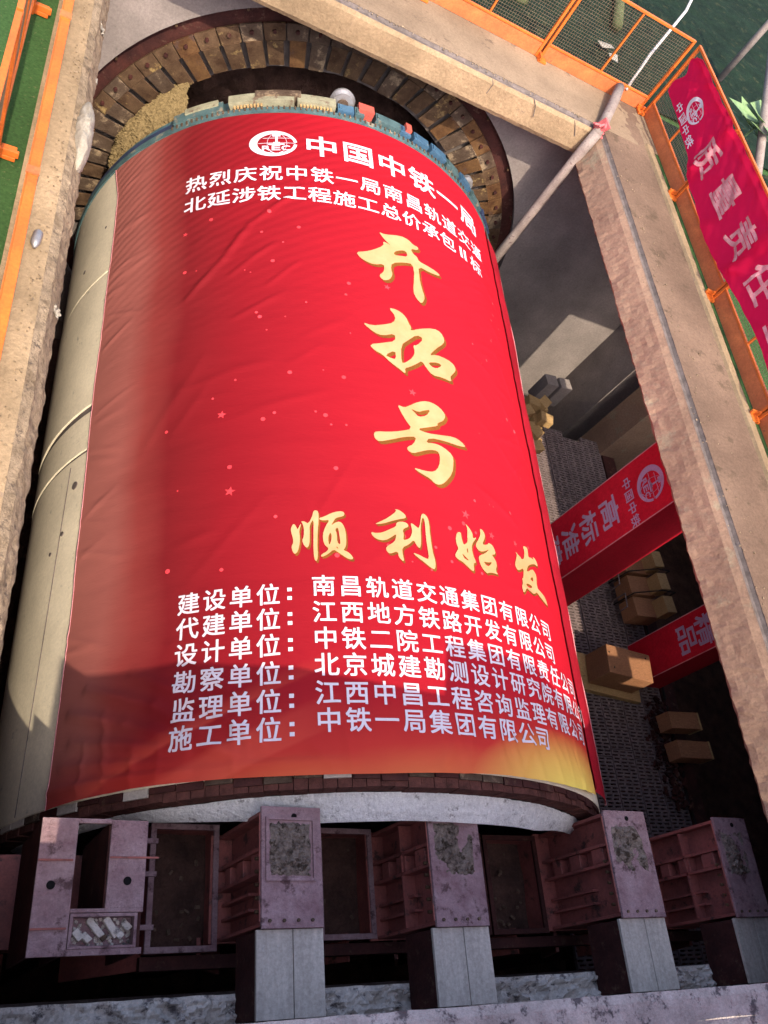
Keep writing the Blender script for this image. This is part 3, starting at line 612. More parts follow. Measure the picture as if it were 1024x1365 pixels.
GOLD = [
[[-256,7942,-179,7923,38,7997,135,7985,204,7931,280,7926,260,7864,157,7840,186,7772,246,7744,251,7682,405,7668,511,7655,574,7610,501,7585,393,7573,241,7588,233,7417,248,7226,278,7101,218,6968,152,7014,116,7122,163,7383,166,7585,43,7555,-126,7473,-147,7360,-132,7282,-173,7188,-242,7143,-294,7166,-301,7214,-254,7264,-232,7328,-231,7412,-355,7355,-438,7370,-519,7417,-560,7496,-448,7537,-336,7609,-206,7725,-211,7796,-156,7790,-112,7764,-144,7794,-196,7847],[-81,7674,14,7747,93,7769,103,7677,5,7648,-79,7623]],
[[-234,6723,-158,6733,-84,6715,-23,6659,2,6577,31,6537,14,6478,123,6547,337,6647,437,6636,476,6549,452,6472,336,6354,222,6204,324,6259,473,6263,572,6233,592,6153,519,6057,488,6018,503,5950,380,5959,235,5937,163,6007,116,6088,54,6028,-52,5943,-108,5913,-105,5830,-173,5881,-279,5947,-352,6024,-448,6061,-498,6127,-340,6187,-191,6255,-184,6370,-331,6293,-430,6312,-560,6431,-443,6409,-318,6456,-188,6523,-153,6625],[-126,6226,-35,6320,89,6451,179,6428,71,6283,26,6279,38,6183,7,6098,-89,5992,-143,5974],[-333,6022,-202,6128,-203,6005,-254,6002],[197,6099,333,6150,391,6130,296,6047,227,6056]],
[[-249,5381,-171,5362,-106,5409,6,5493,119,5541,229,5533,314,5482,341,5423,294,5337,208,5280,214,5246,99,5193,-54,5126,68,5106,222,5132,410,5174,503,5152,569,5099,443,5074,281,5074,83,5055,32,4975,140,5000,246,4985,350,4921,347,4822,315,4684,209,4548,139,4498,78,4503,43,4545,-53,4583,-154,4638,-8,4625,95,4642,158,4722,186,4858,161,4915,64,4898,-44,4847,-127,4805,-184,4824,-189,4869,-116,4915,-65,5025,-187,4994,-346,4927,-479,4874,-522,4905,-530,4967,-503,4998,-376,5013,-240,5051,-106,5112,-167,5196,-217,5294],[-100,5370,-9,5351,59,5395,150,5436,84,5334,-16,5286,-53,5327]],
[[-1327,3912,-1305,3876,-1294,3841,-1269,3902,-1261,3901,-1280,3834,-1275,3773,-1277,3707,-1295,3626,-1321,3596,-1343,3627,-1351,3679,-1335,3708,-1334,3753,-1352,3828,-1351,3866],[-1263,3930,-1229,3930,-1197,3901,-1158,3985,-1150,4035,-1127,4046,-1104,4032,-1104,3939,-1118,3825,-1126,3639,-1121,3602,-1131,3529,-1147,3529,-1156,3558,-1160,3617,-1156,3787,-1149,3954,-1188,3886,-1187,3810,-1193,3691,-1214,3657,-1242,3684,-1257,3736,-1240,3773,-1237,3863,-1249,3909],[-1100,3963,-1056,3979,-988,4020,-919,4042,-879,4040,-867,4014,-882,3990,-950,3971,-971,3935,-997,3888,-952,3924,-918,3934,-886,3908,-866,3833,-866,3712,-878,3667,-899,3640,-860,3623,-829,3596,-811,3556,-838,3547,-877,3564,-940,3613,-984,3645,-1032,3596,-1072,3570,-1101,3569,-1090,3591,-1044,3618,-1026,3658,-1055,3676,-1072,3721,-1073,3796,-1047,3879,-1004,3949,-1057,3940,-1097,3947],[-1024,3774,-1006,3820,-994,3790,-1000,3737,-1018,3685,-1027,3722],[-962,3851,-934,3875,-927,3807,-919,3710,-929,3695,-948,3720,-947,3807],[-955,3679,-938,3650,-957,3660]],
[[-385,4123,-344,4122,-305,4100,-275,4070,-278,4039,-354,4015,-437,3980,-511,3945,-598,3929,-541,3962,-458,4016,-362,4104],[-383,3966,-357,3987,-299,3996,-263,3976,-262,3946,-305,3926,-324,3897,-316,3856,-330,3794,-284,3809,-248,3840,-224,3913,-237,3989,-216,3991,-169,3957,-153,3951,-128,4026,-110,4109,-82,4131,-42,4096,-35,4035,-38,3904,-32,3733,-15,3618,-30,3536,-71,3546,-141,3597,-203,3637,-248,3678,-183,3665,-120,3638,-82,3636,-82,3749,-87,3851,-80,4026,-87,4078,-105,4074,-133,3981,-141,3841,-151,3771,-168,3733,-198,3763,-217,3820,-272,3760,-345,3716,-349,3649,-339,3562,-391,3606,-393,3672,-474,3630,-503,3655,-508,3688,-483,3716,-416,3765,-396,3819,-392,3853,-452,3803,-509,3769,-563,3769,-615,3793,-638,3846,-589,3836,-527,3849,-453,3892,-386,3931]],
[[393,4125,421,4109,456,4069,473,4035,471,3982,523,4013,492,3968,453,3919,440,3864,447,3795,471,3738,462,3711,436,3710,428,3614,396,3619,351,3652,300,3690,240,3708,218,3740,245,3784,276,3829,252,3881,258,3946,280,4003,325,4015,326,3950,341,3883,368,3896,399,3930,403,4003,416,4078],[311,3784,333,3767,387,3720,355,3722,322,3739],[374,3840,388,3863,389,3803,376,3809],[578,4122,614,4123,644,4085,639,4037,586,3949,667,3970,681,3997,730,3992,758,3961,771,3899,706,3870,735,3849,769,3788,729,3699,765,3668,681,3667,613,3649,603,3636,553,3664,524,3714,514,3787,535,3818,613,3859,688,3928,609,3881,543,3862,502,3893,501,3932,553,4005,584,4067],[571,3761,636,3766,702,3791,644,3727,604,3729]],
[[1125,4048,1169,4026,1212,4012,1221,3990,1285,4023,1321,4124,1297,4173,1361,4194,1401,4174,1387,4077,1448,4097,1517,4095,1489,4123,1546,4119,1601,4069,1576,4039,1545,4047,1504,4041,1403,3999,1327,3946,1284,3861,1431,3958,1479,3938,1507,3910,1455,3751,1528,3727,1625,3699,1673,3609,1608,3624,1501,3655,1434,3691,1378,3650,1305,3632,1234,3645,1213,3663,1159,3597,1125,3583,1125,3635,1171,3729,1163,3751,1200,3776,1237,3901,1125,3828,1081,3848,1075,3895,1125,3975,1142,4019],[1334,3809,1409,3861,1398,3794,1358,3795],[1230,3717,1283,3735,1363,3726,1312,3690,1237,3689]],
]

def gold(PL):
    return [smooth_poly([(c[i]/1000, c[i+1]/1000) for i in range(0, len(c), 2)]) for c in PL]
for idx, PL in enumerate(GOLD):
    P = gold(PL); big = idx < 3; dx, dy = (.030, -.032) if big else (.014, -.02)
    v, f = flat_poly(P); v2 = [(x+dx, y+dy) for x, y in v]
    on_surface('letter_edge', [(v2, f)], lambda s, y, k: cl(s, y, .004), M['goldedge'], ban)
    v2 = [(x+dx*.5, y+dy*.5) for x, y in v]
    on_surface('letter_edge', [(v2, f)], lambda s, y, k: cl(s, y, .0055), M['goldedge'], ban)
    on_surface('gold_letter', [(v, f)], lambda s, y, k: cl(s, y, .008), M['gold'], ban)
def line(name, txt, s0, pitch, y, w, h, m_='white', off=.015, curve=0):
    P = []
    for i, ch in enumerate(txt):
        if ch in ' 　': continue
        s = s0+pitch*i
        if ch == '：':
            for dy in (-.22, .22): P.append(bar2d((-.019, dy*h), (.019, dy*h), .034, s-.05, y, 1, 1))
        elif ch == 'l':
            for dx in (-.09, .09): P.append(bar2d((dx*w*2, -.42*h), (dx*w*2, .42*h), .05, s, y, 1, 1))
        else: P.append(place(ch, s, y, w, h, off))
    on_surface(name, P, lambda a, c, k: cl(a, c, .006+k), M[m_], ban)
for i, ch in enumerate('中国中铁一局'): line('white_title', ch, -.885+.462*i, .46, 9.27, .36, .36, off=.022)
on_surface('emblem', emblem(-1.47, 9.29, .29, .245), lambda a, c, k: cl(a, c, .006+k), M['white'], ban)
line('white_line', '热烈庆祝中铁一局南昌轨道交通', -2.40, .3005, 8.73, .235, .245)
line('white_line', '北延涉铁工程施工总价承包l标', -2.40, .2925, 8.37, .235, .235)
rows = [('建设单位：', '南昌轨道交通集团有限公司', 3.215, 3.285), ('代建单位：', '江西地方铁路开发有限公司', 2.985, 3.04), ('设计单位：', '中铁二院工程集团有限责任公司', 2.75, 2.80),
        ('勘察单位：', '北京城建勘测设计研究院有限公司', 2.51, 2.57), ('监理单位：', '江西中昌工程咨询监理有限公司', 2.275, 2.33), ('施工单位：', '中铁一局集团有限公司', 2.045, 2.105)]
for a, c, ya, yc in rows:
    line('white_line', a, -2.24, .229, ya, .17, .185); line('white_line', c, -1.085, .2345, yc, .175, .185)
# printed stars and dots
sr = random.Random(12); P = []
def star(cx, cy, r_, pts=5):
    v = [(cx, cy)]+[(cx+(r_ if k % 2 == 0 else r_*.42)*math.sin(math.pi*k/pts+.2), cy+(r_ if k % 2 == 0 else r_*.42)*math.cos(math.pi*k/pts+.2)) for k in range(2*pts)]
    return v, [(0, (k+1) % (2*pts)+1, k+1) for k in range(2*pts)]
def dot(cx, cy, r_): v = [(cx, cy)]+[(cx+r_*math.sin(k*.785), cy+r_*math.cos(k*.785)) for k in range(8)]; return v, [(0, (k+1) % 8+1, k+1) for k in range(8)]
for s, y, r_ in ((.42, 4.24, .055), (-.05, 5.6, .05), (-2.0, 5.2, .05), (-1.9, 4.3, .055), (.75, 4.1, .045), (-.22, 7.05, .045), (1.15, 4.15, .04), (-2.5, 7.9, .035)): P.append(star(s, y, r_))
for k in range(70):
    s, y = sr.uniform(-2.6, 1.9), sr.uniform(3.45, 8.1)
    if -.75 < s < .8 and y > 4.5: s -= 1.2
    P.append(dot(s, y, sr.choice((.009, .013, .018, .024))))
stuff(on_surface('printed_stars', P, lambda a, c, k: cl(a, c, .004), M['starprint'], ban, g=0))

# ================================================================== REACTION FRAME
fr = thing('reaction_frame', 'heavy dusty purple steel reaction frame behind the tail of the machine', 'steel frame', (0, 1.1, -3.9))
def hole(c, r_, par, n_=(0, 0, 1), d=.004, m_='dark'):
    c = Vector(c); obj('bolt_hole', B().tube([c-Vector(n_)*.03, c+Vector(n_)*d], r_, 16), M[m_], par)  # dark disc proud of the plate; its colour is the hole's shade
props = []
for gi, (x0, x1, ya, yb) in enumerate(((-1.545, -1.065, .655, 1.49), (-.105, .385, .635, 1.545), (1.80, 2.305, .665, 1.575), (3.22, 3.67, .645, 1.555))):
    zt, zb = 2.80, 1.78; w = x1-x0
    b = B().box(x0+.13, x1-.13, ya+.03, yb-.03, zb, zt-.03)           # web
    b.box(x0+.02, x1-.02, yb-.05, yb-.02, zb, zt-.031)                 # far end plate
    b.box(x0+.015, x1-.015, ya+.02, ya+.045, zb, zt-.031)              # near end plate
    b.box(x0-.05, x1+.05, ya+.01, yb-.01, zb-.03, zb)                  # bottom flange
    g = obj('girder', b, M['primer'], fr, bevel=.004)
    top = obj('top_plate', B().box(x0, x1, ya, yb, zt-.03, zt), M['purple'], fr, bevel=.004)
    yl = [yb-.30, yb-.46]
    for yk in yl: obj('stiffener', B().box(x0+.012, x0+.13, yk, yk+.025, zb+.001, zt-.031), M['primer'], g)
    for zk, dz in ((2.50, .16), (2.18, .15), (1.92, .12)):
        obj('stiffener_block', B().box(x0+.03, x0+.129, yl[1]+.028, yl[0]-.004, zk, zk+dz), M['primer'], g, bevel=.006)
    for yk in (ya+.16, ya+.27): obj('stiffener', B().box(x0+.05, x0+.129, yk, yk+.02, zb+.001, zb+.62), M['primer'], g)
    obj('stiffener', B().box(x0+.012, x0+.129, ya+.05, yb-.06, 2.28, 2.30), M['primer'], g) if gi % 2 else None
    for yk in (yb-.18, ya+.4): obj('stiffener', B().box(x1-.129, x1-.012, yk, yk+.025, zb+.001, zt-.031), M['primer'], g)
    # dried mud on the plate
    if gi == 0: mx0, mx1, my0, my1 = x0+.05, x1-.075, ya+.33, yb-.10
    else: mx0, mx1, my0, my1 = x0+.03, x1-.03-.02*gi, ya+.36, yb-.12
    def mudf(u, v, A=(mx0, mx1, my0, my1), gi=gi):
        x = A[0]+(A[1]-A[0])*u; y = A[2]+(A[3]-A[2])*v; e = min(u, 1-u, v, 1-v)*8
        k = min(1, e)*(1 if gi == 0 else max(0, .85+1.5*nz(x, y, gi, 7)))
        return (x+.012*nz(x, y, 1, 20), y+.012*nz(x, y, 2, 20), zt-.012+k*(.026+.03*abs(nz(x, y, 4, 16))+.02*nz(x, y, 9, 45)))
    md_ = obj('dried_mud', B().grid(mudf, 50, 70), M['muckpad'], top, norm=False); stuff(md_)
    if gi == 0:
        b = B(); 
        for q in ((mx0-.02, mx1+.02, my0-.02, my0), (mx0-.02, mx1+.02, my1, my1+.02), (mx0-.02, mx0, my0, my1), (mx1, mx1+.02, my0, my1)): b.box(*q, zt-.005, zt+.018)
        obj('mud_tray', b, M['purple'], top)
    hole(((x0+x1)/2+.02, yb-.07, zt), .022, top)
    obj('weld_bead', B().tube([(x0+.004*nz(q*.7, gi, 1), ya+.05+(yb-ya-.1)*q/24, zt-.032+.004*nz(q, gi, 5)) for q in range(25)], .009, 5), M['primer'], g)
    for q in range(5): obj('bolt', B().tube([(x0+.02, ya+.12+q*.09, 2.70), (x0-.012, ya+.12+q*.09, 2.70)], .014, 6), M['rust'], g)
    for q in range(4): obj('bolt', B().tube([(x0+.06+q*.11, ya+.05, zt), (x0+.06+q*.11, ya+.05, zt+.014)], .013, 6), M['rust2'], top)
    # grey prop running back to the ledge
    X0, X1 = x0-.025, x1+.008
    zt2 = 2.765
    pr_ = thing('grey_prop', 'x', 'prop', ((X0+X1)/2, .38, 2.3), 'grey steel props behind the reaction frame')
    half = (X0+X1)/2+.02
    obj('prop_plate', B().box(X0, half-.003, .10, ya-.002, zt2-.03, zt2), M['greysteel'], pr_, bevel=.003)
    obj('prop_plate', B().box(half+.003, X1, .10, ya-.002, zt2-.03, zt2+.001), M['greysteel'], pr_, bevel=.003)
    obj('prop_side', B().box(X0+.012, X1-.012, .105, ya-.01, 2.315, zt2-.0305), M['maroon'], pr_)
    props.append(pr_)
for p_, t_ in zip(props, ('grey prop behind the purple girder with the square mud tray, leftmost of four', 'second grey prop from the left, at the middle of the bottom edge', 'third grey prop from the left, right of the wide open cell', 'grey prop at the bottom right corner, rightmost of four')): p_['label'] = t_
# cells between the girders
def cell(x0, x1, y0=.64, y1=1.54, zt=1.80, t=.045, m_='purple', divs=(), depth=.30):
    b = B()
    for q in ((x0, x1, y0, y0+t), (x0, x1, y1-t, y1), (x0, x0+t, y0+t, y1-t), (x1-t, x1, y0+t, y1-t)): b.box(*q, zt-.03, zt)
    c = obj('cell_frame', b, M[m_], fr, bevel=.003)
    b = B()
    for q in ((x0+.01, x1-.01, y0+.01, y0+.03), (x0+.01, x1-.01, y1-.03, y1-.01), (x0+.01, x0+.03, y0+.03, y1-.03), (x1-.03, x1-.01, y0+.03, y1-.03)): b.box(*q, zt-depth, zt-.031)
    obj('cell_side', b, M['primer'], c)
    def pan(u, v):
        x = x0+.01+(x1-x0-.02)*u; y = y0+.01+(y1-y0-.02)*v; return (x, y, zt-depth+.03+.035*nz(x, y, 3, 3)+.02*abs(nz(x, y, 3, 14)))
    stuff(obj('cell_muck', B().grid(pan, 24, 30), M['soil'], c, norm=False))
    cr_ = random.Random(int(x0*100)); b = B()
    for q in range(16):
        b.obox((cr_.uniform(x0+.08, x1-.08), cr_.uniform(y0+.08, y0+.35) if q % 3 else cr_.uniform(y0+.1, y1-.1), zt-depth+.07), (cr_.uniform(.015, .05), cr_.uniform(.01, .03), .02), (cr_.random(), cr_.random(), cr_.random()*3))
    stuff(obj('rubble_bits', b, M['conc_brown'], c))
    for xd in divs: obj('divider', B().box(xd, xd+.025, y0+.03, y1-.03, zt-depth+.06, zt-.005), M['purple'], c)
    return c
cell(-2.10, -1.53, .61, 1.56); cell(-1.02, -.10, .66, 1.56, divs=(-.62,)); cell(.42, 1.10, .66, 1.55, divs=(.62,), m_='maroon'); cell(1.12, 1.76, .66, 1.54, m_='maroon')
cell(2.34, 3.2, .68, 1.54, m_='maroon', divs=(2.7,)); cell(3.7, 4.3, .68, 1.54, m_='maroon')
b = B().box(-1.02, 4.4, .55, .64, 1.60, 1.72).box(-2.1, -1.0, .50, .60, 1.55, 1.68)
obj('lower_rail', b, M['maroon'], fr, bevel=.004)
# left corner block with slot, holes and rubble tray
z = 2.62; b = B()
for q in ((-3.055, -2.815, .545, 1.40), (-2.59, -2.335, .825, 1.395), (-2.815, -2.59, 1.37, 1.40), (-2.815, -2.335, .80, .825)): b.box(*q, z-.03, z)
cb = obj('corner_block', b, M['purple'], fr, bevel=.003)
b = B().box(-3.05, -3.03, .55, 1.39, 1.7, z-.031).box(-2.36, -2.34, .55, 1.39, 1.7, z-.031).box(-2.83, -2.815, .56, 1.37, 1.7, z-.031).box(-2.6, -2.585, .83, 1.36, 1.7, z-.031).box(-2.59, -2.36, 1.37, 1.39, 1.7, z-.031)
obj('block_side', b, M['maroon'], cb)  # dark colour stands for the shade inside the slot
for yk in (1.12, .70): obj('weld_strip', B().box(-3.053, -2.83, yk, yk+.012, z, z+.014), M['primer'], cb)
for yk in (1.14, ): obj('weld_strip', B().box(-2.585, -2.25, yk, yk+.012, z, z+.012), M['primer'], cb)
hole((-2.955, .97, z), .028, cb); hole((-2.455, .995, z), .028, cb)
b = B()
for q in ((-2.81, -2.37, .585, .60), (-2.81, -2.37, .775, .795), (-2.81, -2.79, .60, .775), (-2.39, -2.37, .60, .775)): b.box(*q, z-.10, z+.005)
b.box(-2.79, -2.39, .60, .775, z-.10, z-.085); b.box(-2.815, -2.33, .545, .583, z-.03, z)
tr = obj('rubble_tray', b, M['purple'], cb)
t = random.Random(4)
for k in range(7):
    obj('rubble_stone', B().obox((-2.74+.052*k, .69+t.uniform(-.04, .04), z-.055), (.045, .15 if k in (2, 4) else .07, .04), (t.uniform(-.2, .2), t.uniform(-.2, .2), .75+t.uniform(-.1, .1)), .15), M['conc_pale'] if k != 3 else M['rust2'], tr, bevel=.006)
b = B()
for k in range(60): b.obox((t.uniform(-2.78, -2.4), t.uniform(.61, .77), z-.08), (.02, .02, .015), (t.random(), t.random(), t.random()*3))
stuff(obj('rubble_bits', b, M['conc_pale'], tr))
# tie bars to the first cell, back braces on the far left
for yk in (.75, 1.12, 1.36): obj('tie_bar', B().box(-2.335, -2.10, yk, yk+.035, 2.0, 2.03), M['purple'], fr)
for k in range(4):
    obj('side_brace', B().obox((-3.30-.13*k, .95, 1.9-.28*k), (.03, .95, 1.2), (0, -.12, 0)), M['maroon'] if k % 2 else M['primer'], fr)
for x in (-2.6, -.6, 1.4, 3.0): obj('upright', B().box(x-.22, x+.22, .8, 1.3, -3.9, 1.25), M['maroon'], fr)
obj('frame_beam', B().box(-3.6, 4.4, .72, 1.40, 1.0, 1.27), M['primer'], fr)
for k in range(9): obj('gusset', B().obox((-3.2+.9*k, .62, 1.2), (.03, .22, .9), (0, .5 if k % 2 else -.5, 0)), M['primer'], fr)
obj('floor_rail', B().box(-3.8, 4.4, .28, .40, .2, .34).box(-3.8, 4.4, .30, .36, -.3, .19), M['grate'], fr)

# ================================================================== WALKWAY
ww = thing('steel_walkway', 'perforated steel walkway running beside the right flank of the machine', 'walkway', (5.4, 4.5, -.6))
def plank_mesh(L=1.5, Wd=.43):
    nx, ny = 3, 28; cx, cy = Wd/nx, L/ny; b = B()
    for j in range(ny):
        for i in range(nx):
            x0, y0 = i*cx, j*cy; sh = (.012 if j % 2 else -.012); hx0, hx1 = x0+.022+sh, x0+cx-.022+sh; hy0, hy1 = y0+cy*.28, y0+cy*.72
            x1, y1 = x0+cx, y0+cy
            b.add([(x0, y0, 0), (x1, y0, 0), (x1, y1, 0), (x0, y1, 0), (hx0, hy0, 0), (hx1, hy0, 0), (hx1, hy1, 0), (hx0, hy1, 0), (hx0, hy0, -.03), (hx1, hy0, -.03), (hx1, hy1, -.03), (hx0, hy1, -.03)],
                  [(0, 1, 5, 4), (1, 2, 6, 5), (2, 3, 7, 6), (3, 0, 4, 7), (4, 5, 9, 8), (5, 6, 10, 9), (6, 7, 11, 10), (7, 4, 8, 11)])
    b.add([(0, 0, 0), (Wd, 0, 0), (Wd, L, 0), (0, L, 0), (0, 0, -.05), (Wd, 0, -.05), (Wd, L, -.05), (0, L, -.05)], [(0, 1, 5, 4), (1, 2, 6, 5), (2, 3, 7, 6), (3, 0, 4, 7)])
    return b
pm = None; pr2 = random.Random(9)
for ix in range(6):
    for iy in range(6):
        if pm is None:
            o = obj('plank', plank_mesh(), M['grate'], ww, norm=False)
            # plank mesh was offset by the parent's position; undo that so every copy can be placed freely
            for v in o.data.vertices: v.co += Vector((5.4, 4.5, -.6))
            pm = o.data
        else:
            o = bpy.data.objects.new('plank', pm); COL.objects.link(o); o.parent = ww
        o.location = (4.02+ix*.445-5.4, .2+iy*1.512-4.5+(.12 if ix % 2 else 0), pr2.uniform(-.006, .006)); o.rotation_euler = (pr2.uniform(-.002, .002), pr2.uniform(-.004, .004), 0)
for x in (4.1, 5.3, 6.6): obj('bearer', B().box(x, x+.12, 0, 9.3, -.85, -.66), M['maroon'], ww)
for k in range(6): obj('cross_bearer', B().box(4.0, 6.72, .3+k*1.7, .42+k*1.7, -1.0, -.86), M['maroon'], ww)
obj('edge_beam', B().box(6.73, 7.02, 0, 9.3, -.90, -.61), M['maroon'], ww)
for k in range(5):
    for x in (4.2, 6.5): obj('leg', B().box(x, x+.14, .6+k*2, .74+k*2, -3.9, -1.0), M['maroon'], ww)
b = B(); pts = [(6.72+.05*nz(k*.1, 0, 0, 1.3), 1+k*.14, -.57+.03*nz(k*.2, 2, 0, 1)) for k in range(50)]
tag(obj('cable', B().tube(pts, .02, 6), M['blackrope']), 'thin dark cable trailing along the right edge of the walkway', 'cable')

# timber blocks ---------------------------------------------------------------
def blocks(name, label, spec, m_, base, strap=None, group=None):
    t = thing(name, label, 'timber', base, group)
    for i, (c, d, e) in enumerate(spec):
        obj('timber_block', B().obox(c, d, e, .04), M[m_ if isinstance(m_, str) else m_[i % len(m_)]], t, bevel=.008)
    if strap:
        for p_ in strap: obj('strap', B().tube(p_, .012, 5), M['blackrope'], t)
    return t
tr_ = random.Random(3); sp = []
for c in ((4.62, 8.45), (4.78, 8.72), (4.55, 8.85), (4.85, 9.02), (4.62, 9.25), (4.9, 9.35), (4.45, 9.05), (4.45, 8.62)):
    for k in range(3 if c[1] < 9 else 4):
        sp.append(((c[0]+tr_.uniform(-.05, .05), c[1]+tr_.uniform(-.05, .05), -.50+k*.16), (.26, .20, .15), (tr_.uniform(-.08, .08), tr_.uniform(-.08, .08), tr_.uniform(-.6, .9))))
blocks('timber_stack', 'tumbled pile of sunlit yellow timber blocks at the far end of the walkway', sp, 'timber', (4.65, 8.9, -.6))
b0 = thing('concrete_cube', 'pair of small grey concrete cubes behind the sunlit timber pile', 'concrete block', (5.35, 9.9, -.6))
for k in range(2): obj('cube', B().obox((5.22+.32*k, 9.98+.02*k, -.25), (.26, .24, .55), (0, 0, .1)), M['conc_grey'], b0, bevel=.01)
blocks('timber_bundle', 'dim bundle of square timbers strapped with black rope near the tall red column', [((6.35, 6.42-.40*k, -.30), (.55, .34, .34), (0, 0, .06)) for k in range(3)]+[((6.62, 6.45-.42*k, -.02), (.22, .30, .28), (0, 0, .1)) for k in range(3)], ['timber2', 'timber2', 'timber2', 'timber', 'timber', 'timber'], (6.4, 6.0, -.6),
       [[(6.0, 6.18-.40*k, -.5), (6.05, 6.20-.40*k, -.05), (6.5, 6.22-.4*k, .16), (6.8, 6.24-.4*k, .14), (6.82, 6.24-.4*k, -.4)] for k in range(2)])
bx = thing('timber_crate', 'large brown timber baulk on the walkway with a sunlit top corner', 'timber', (5.55, 4.45, -.6))
obj('baulk', B().obox((5.50, 4.48, -.22), (.86, .46, .50), (0, 0, -.10)), M['timber2'], bx, bevel=.012)
obj('skid', B().obox((5.50, 4.45, -.54), (1.25, .60, .10), (0, 0, -.10)), M['timber'], bx, bevel=.008)
for k, (x, y) in enumerate(((5.12, 4.62), (5.16, 4.38), (5.85, 4.6))): obj('nail', B().tube([(x, y, .028), (x, y, .036)], .014, 8), M['blackrope'], bx)
blocks('timber_bundle', 'two pale ended square timbers lying across dark rubble at the walkway edge', [((6.52, 3.72, -.24), (.62, .27, .27), (0, 0, .05)), ((6.58, 3.27, -.24), (.66, .27, .27), (0, 0, .03))], 'timber2', (6.7, 3.5, -.6))
for o in list(COL.objects):
    if o.name.startswith('timber_bundle') and 'two pale' in o.get('label', ''):
        for y_, x_ in ((3.73, 6.84), (3.28, 6.92)): obj('sawn_end', B().obox((x_, y_, -.24), (.03, .275, .275), (0, 0, .05)), M['timber'], o)
b = B(); t = random.Random(8)
for k in range(150): b.obox((t.gauss(6.45, .14), t.uniform(2.5, 4.2), -.56+t.uniform(0, .07)), (t.uniform(.03, .14), t.uniform(.02, .06), t.uniform(.02, .04)), (t.uniform(-.3, .3), t.uniform(-.3, .3), t.random()*3), .1)
r_ = tag(obj('rubble', b, M['maroon']), 'dark heap of steel scraps and rubble beside the pale ended timbers', 'rubble'); stuff(r_)
for k, (x, y) in enumerate(((6.05, 6.5), (6.0, 6.1), (6.05, 5.7))):
    obj('clamp', B().tube([(x-.1, y-.12, -.5), (x-.12, y-.12, -.15), (x-.1, y+.12, -.15), (x-.1, y+.12, -.5)], .015, 5), M['grate'], r_)

# ================================================================== RED COLUMNS WITH BOARDS
def colbanner(name, label, X, y0, y1, zt, zb, thick, chars, emb):
    t = thing(name, label, 'column', (X+.3, (y0+y1)/2, zb))
    obj('shaft', B().box(X+.012, X+thick, y0+.004, y1-.004, zb, zt), M['fabric_dark'], t)
    obj('board', B().box(X-.004, X+.010, y0, y1, zb+.02, zt), M['fabric'], t)
    for y in (y0, y1-.012): obj('edging', B().box(X-.010, X-.005, y, y+.012, zb+.02, zt), M['hem'], t)
    fn = lambda u, v, k: (X-.009-k, -u, v)       # u runs towards the viewer's right = -Y
    if emb:
        on_surface('emblem', emblem(-(y0+y1)/2+.02, emb, .26, .24), fn, M['lilac'], t, g=0)
        P = [place(ch, -(y1-.26-.195*i), emb-.40, .15, .15, .012) for i, ch in enumerate('中国中铁')]
        on_surface('small_lettering', P, fn, M['lilac'], t, g=0)
    P = [place(ch, -(y0+y1)/2+.02, z_, .42, .33, .02) for ch, z_ in chars]
    on_surface('lettering', P, fn, M['lilac'], t, g=0)
    return t
colbanner('banner_column', 'square column wearing the red board with emblem and large vertical characters', 4.05, 5.46, 6.40, 3.56, -.62, .72, (('高', 1.68), ('标', 1.24), ('准', .82), ('建', .42)), 2.50)
colbanner('banner_column', 'farther red boarded column behind the large timber baulk', 6.2, 4.42, 5.10, 3.56, -.62, .5, (('精', .99), ('品', .62), ('创', 1.36)), 0)

# ================================================================== FENCES
def make_panel(L=1.95, H=1.2):
    t = bpy.data.objects.new('fence_panel', None); COL.objects.link(t); t['_loc'] = (0, 0, 0)
    obj('toe_board', B().box(0, L, -.008, .008, .0, .20).box(0, L, .008, .03, .185, .20), M['orange_dull'], t)
    obj('bottom_rail', B().box(.03, L-.03, -.018, .018, .205, .235), M['orange'], t, bevel=.004)
    obj('top_rail', B().box(0, L, -.022, .022, H-.035, H), M['orange'], t, bevel=.004)
    for x in (0, L-.04): obj('end_post', B().box(x, x+.04, -.025, .025, .0, H-.036), M['orange'], t, bevel=.004)
    obj('middle_bar', B().box(L/2-.013, L/2+.013, -.014, .014, .236, H-.036), M['orange'], t)
    obj('foot_bracket', B().box(-.05, .09, -.14, -.026, .0, .035).box(-.045, -.015, -.16, .0, .036, .09), M['orange'], t, bevel=.004)
    b = B(); n = 22
    for k in range(1, n*2): x = .04+(L-.08)*k/(n*2); b.box(x-.0016, x+.0016, -.0016, .0016, .236, H-.036)
    for k in range(1, n): z = .236+(H-.27)*k/n; b.box(.04, L-.04, .0017, .005, z-.0016, z+.0016)
    stuff(obj('wire_mesh', b, M['wire'], t))
    return t
p0 = make_panel(); first = True
def panel(x, y, rz, label):
    global first
    o = p0 if first else copy_tree(p0); first = False
    o.location = (x, y, GZ+.006); o.rotation_euler = (0, 0, rz); o['label'] = label; o['category'] = 'fence panel'; o['group'] = 'orange mesh fence panels round the pit'
    return o
for k, s_ in enumerate(('panel with white paper scraps behind it', 'second panel from the right corner', 'third panel from the corner')):
    panel(4.19-1.985*(k+1), 11.86, 0, 'orange mesh fence on far coping, '+s_)
for k, s_ in enumerate(('first panel, under the end of the red cloth', 'second panel, turf showing behind', 'third panel from the corner, hose loop behind it', 'fourth panel from the corner, leaving the view', 'fifth panel from the corner', 'sixth panel from the corner')):
    panel(4.22, 11.80-1.975*k, -math.pi/2, 'orange right fence, '+s_)
for k in range(6):
    panel(-4.22, .0+1.985*k, math.pi/2, 'orange mesh fence left of the pit, panel number %s from the near corner' % ('one', 'two', 'three', 'four', 'five', 'six')[k])
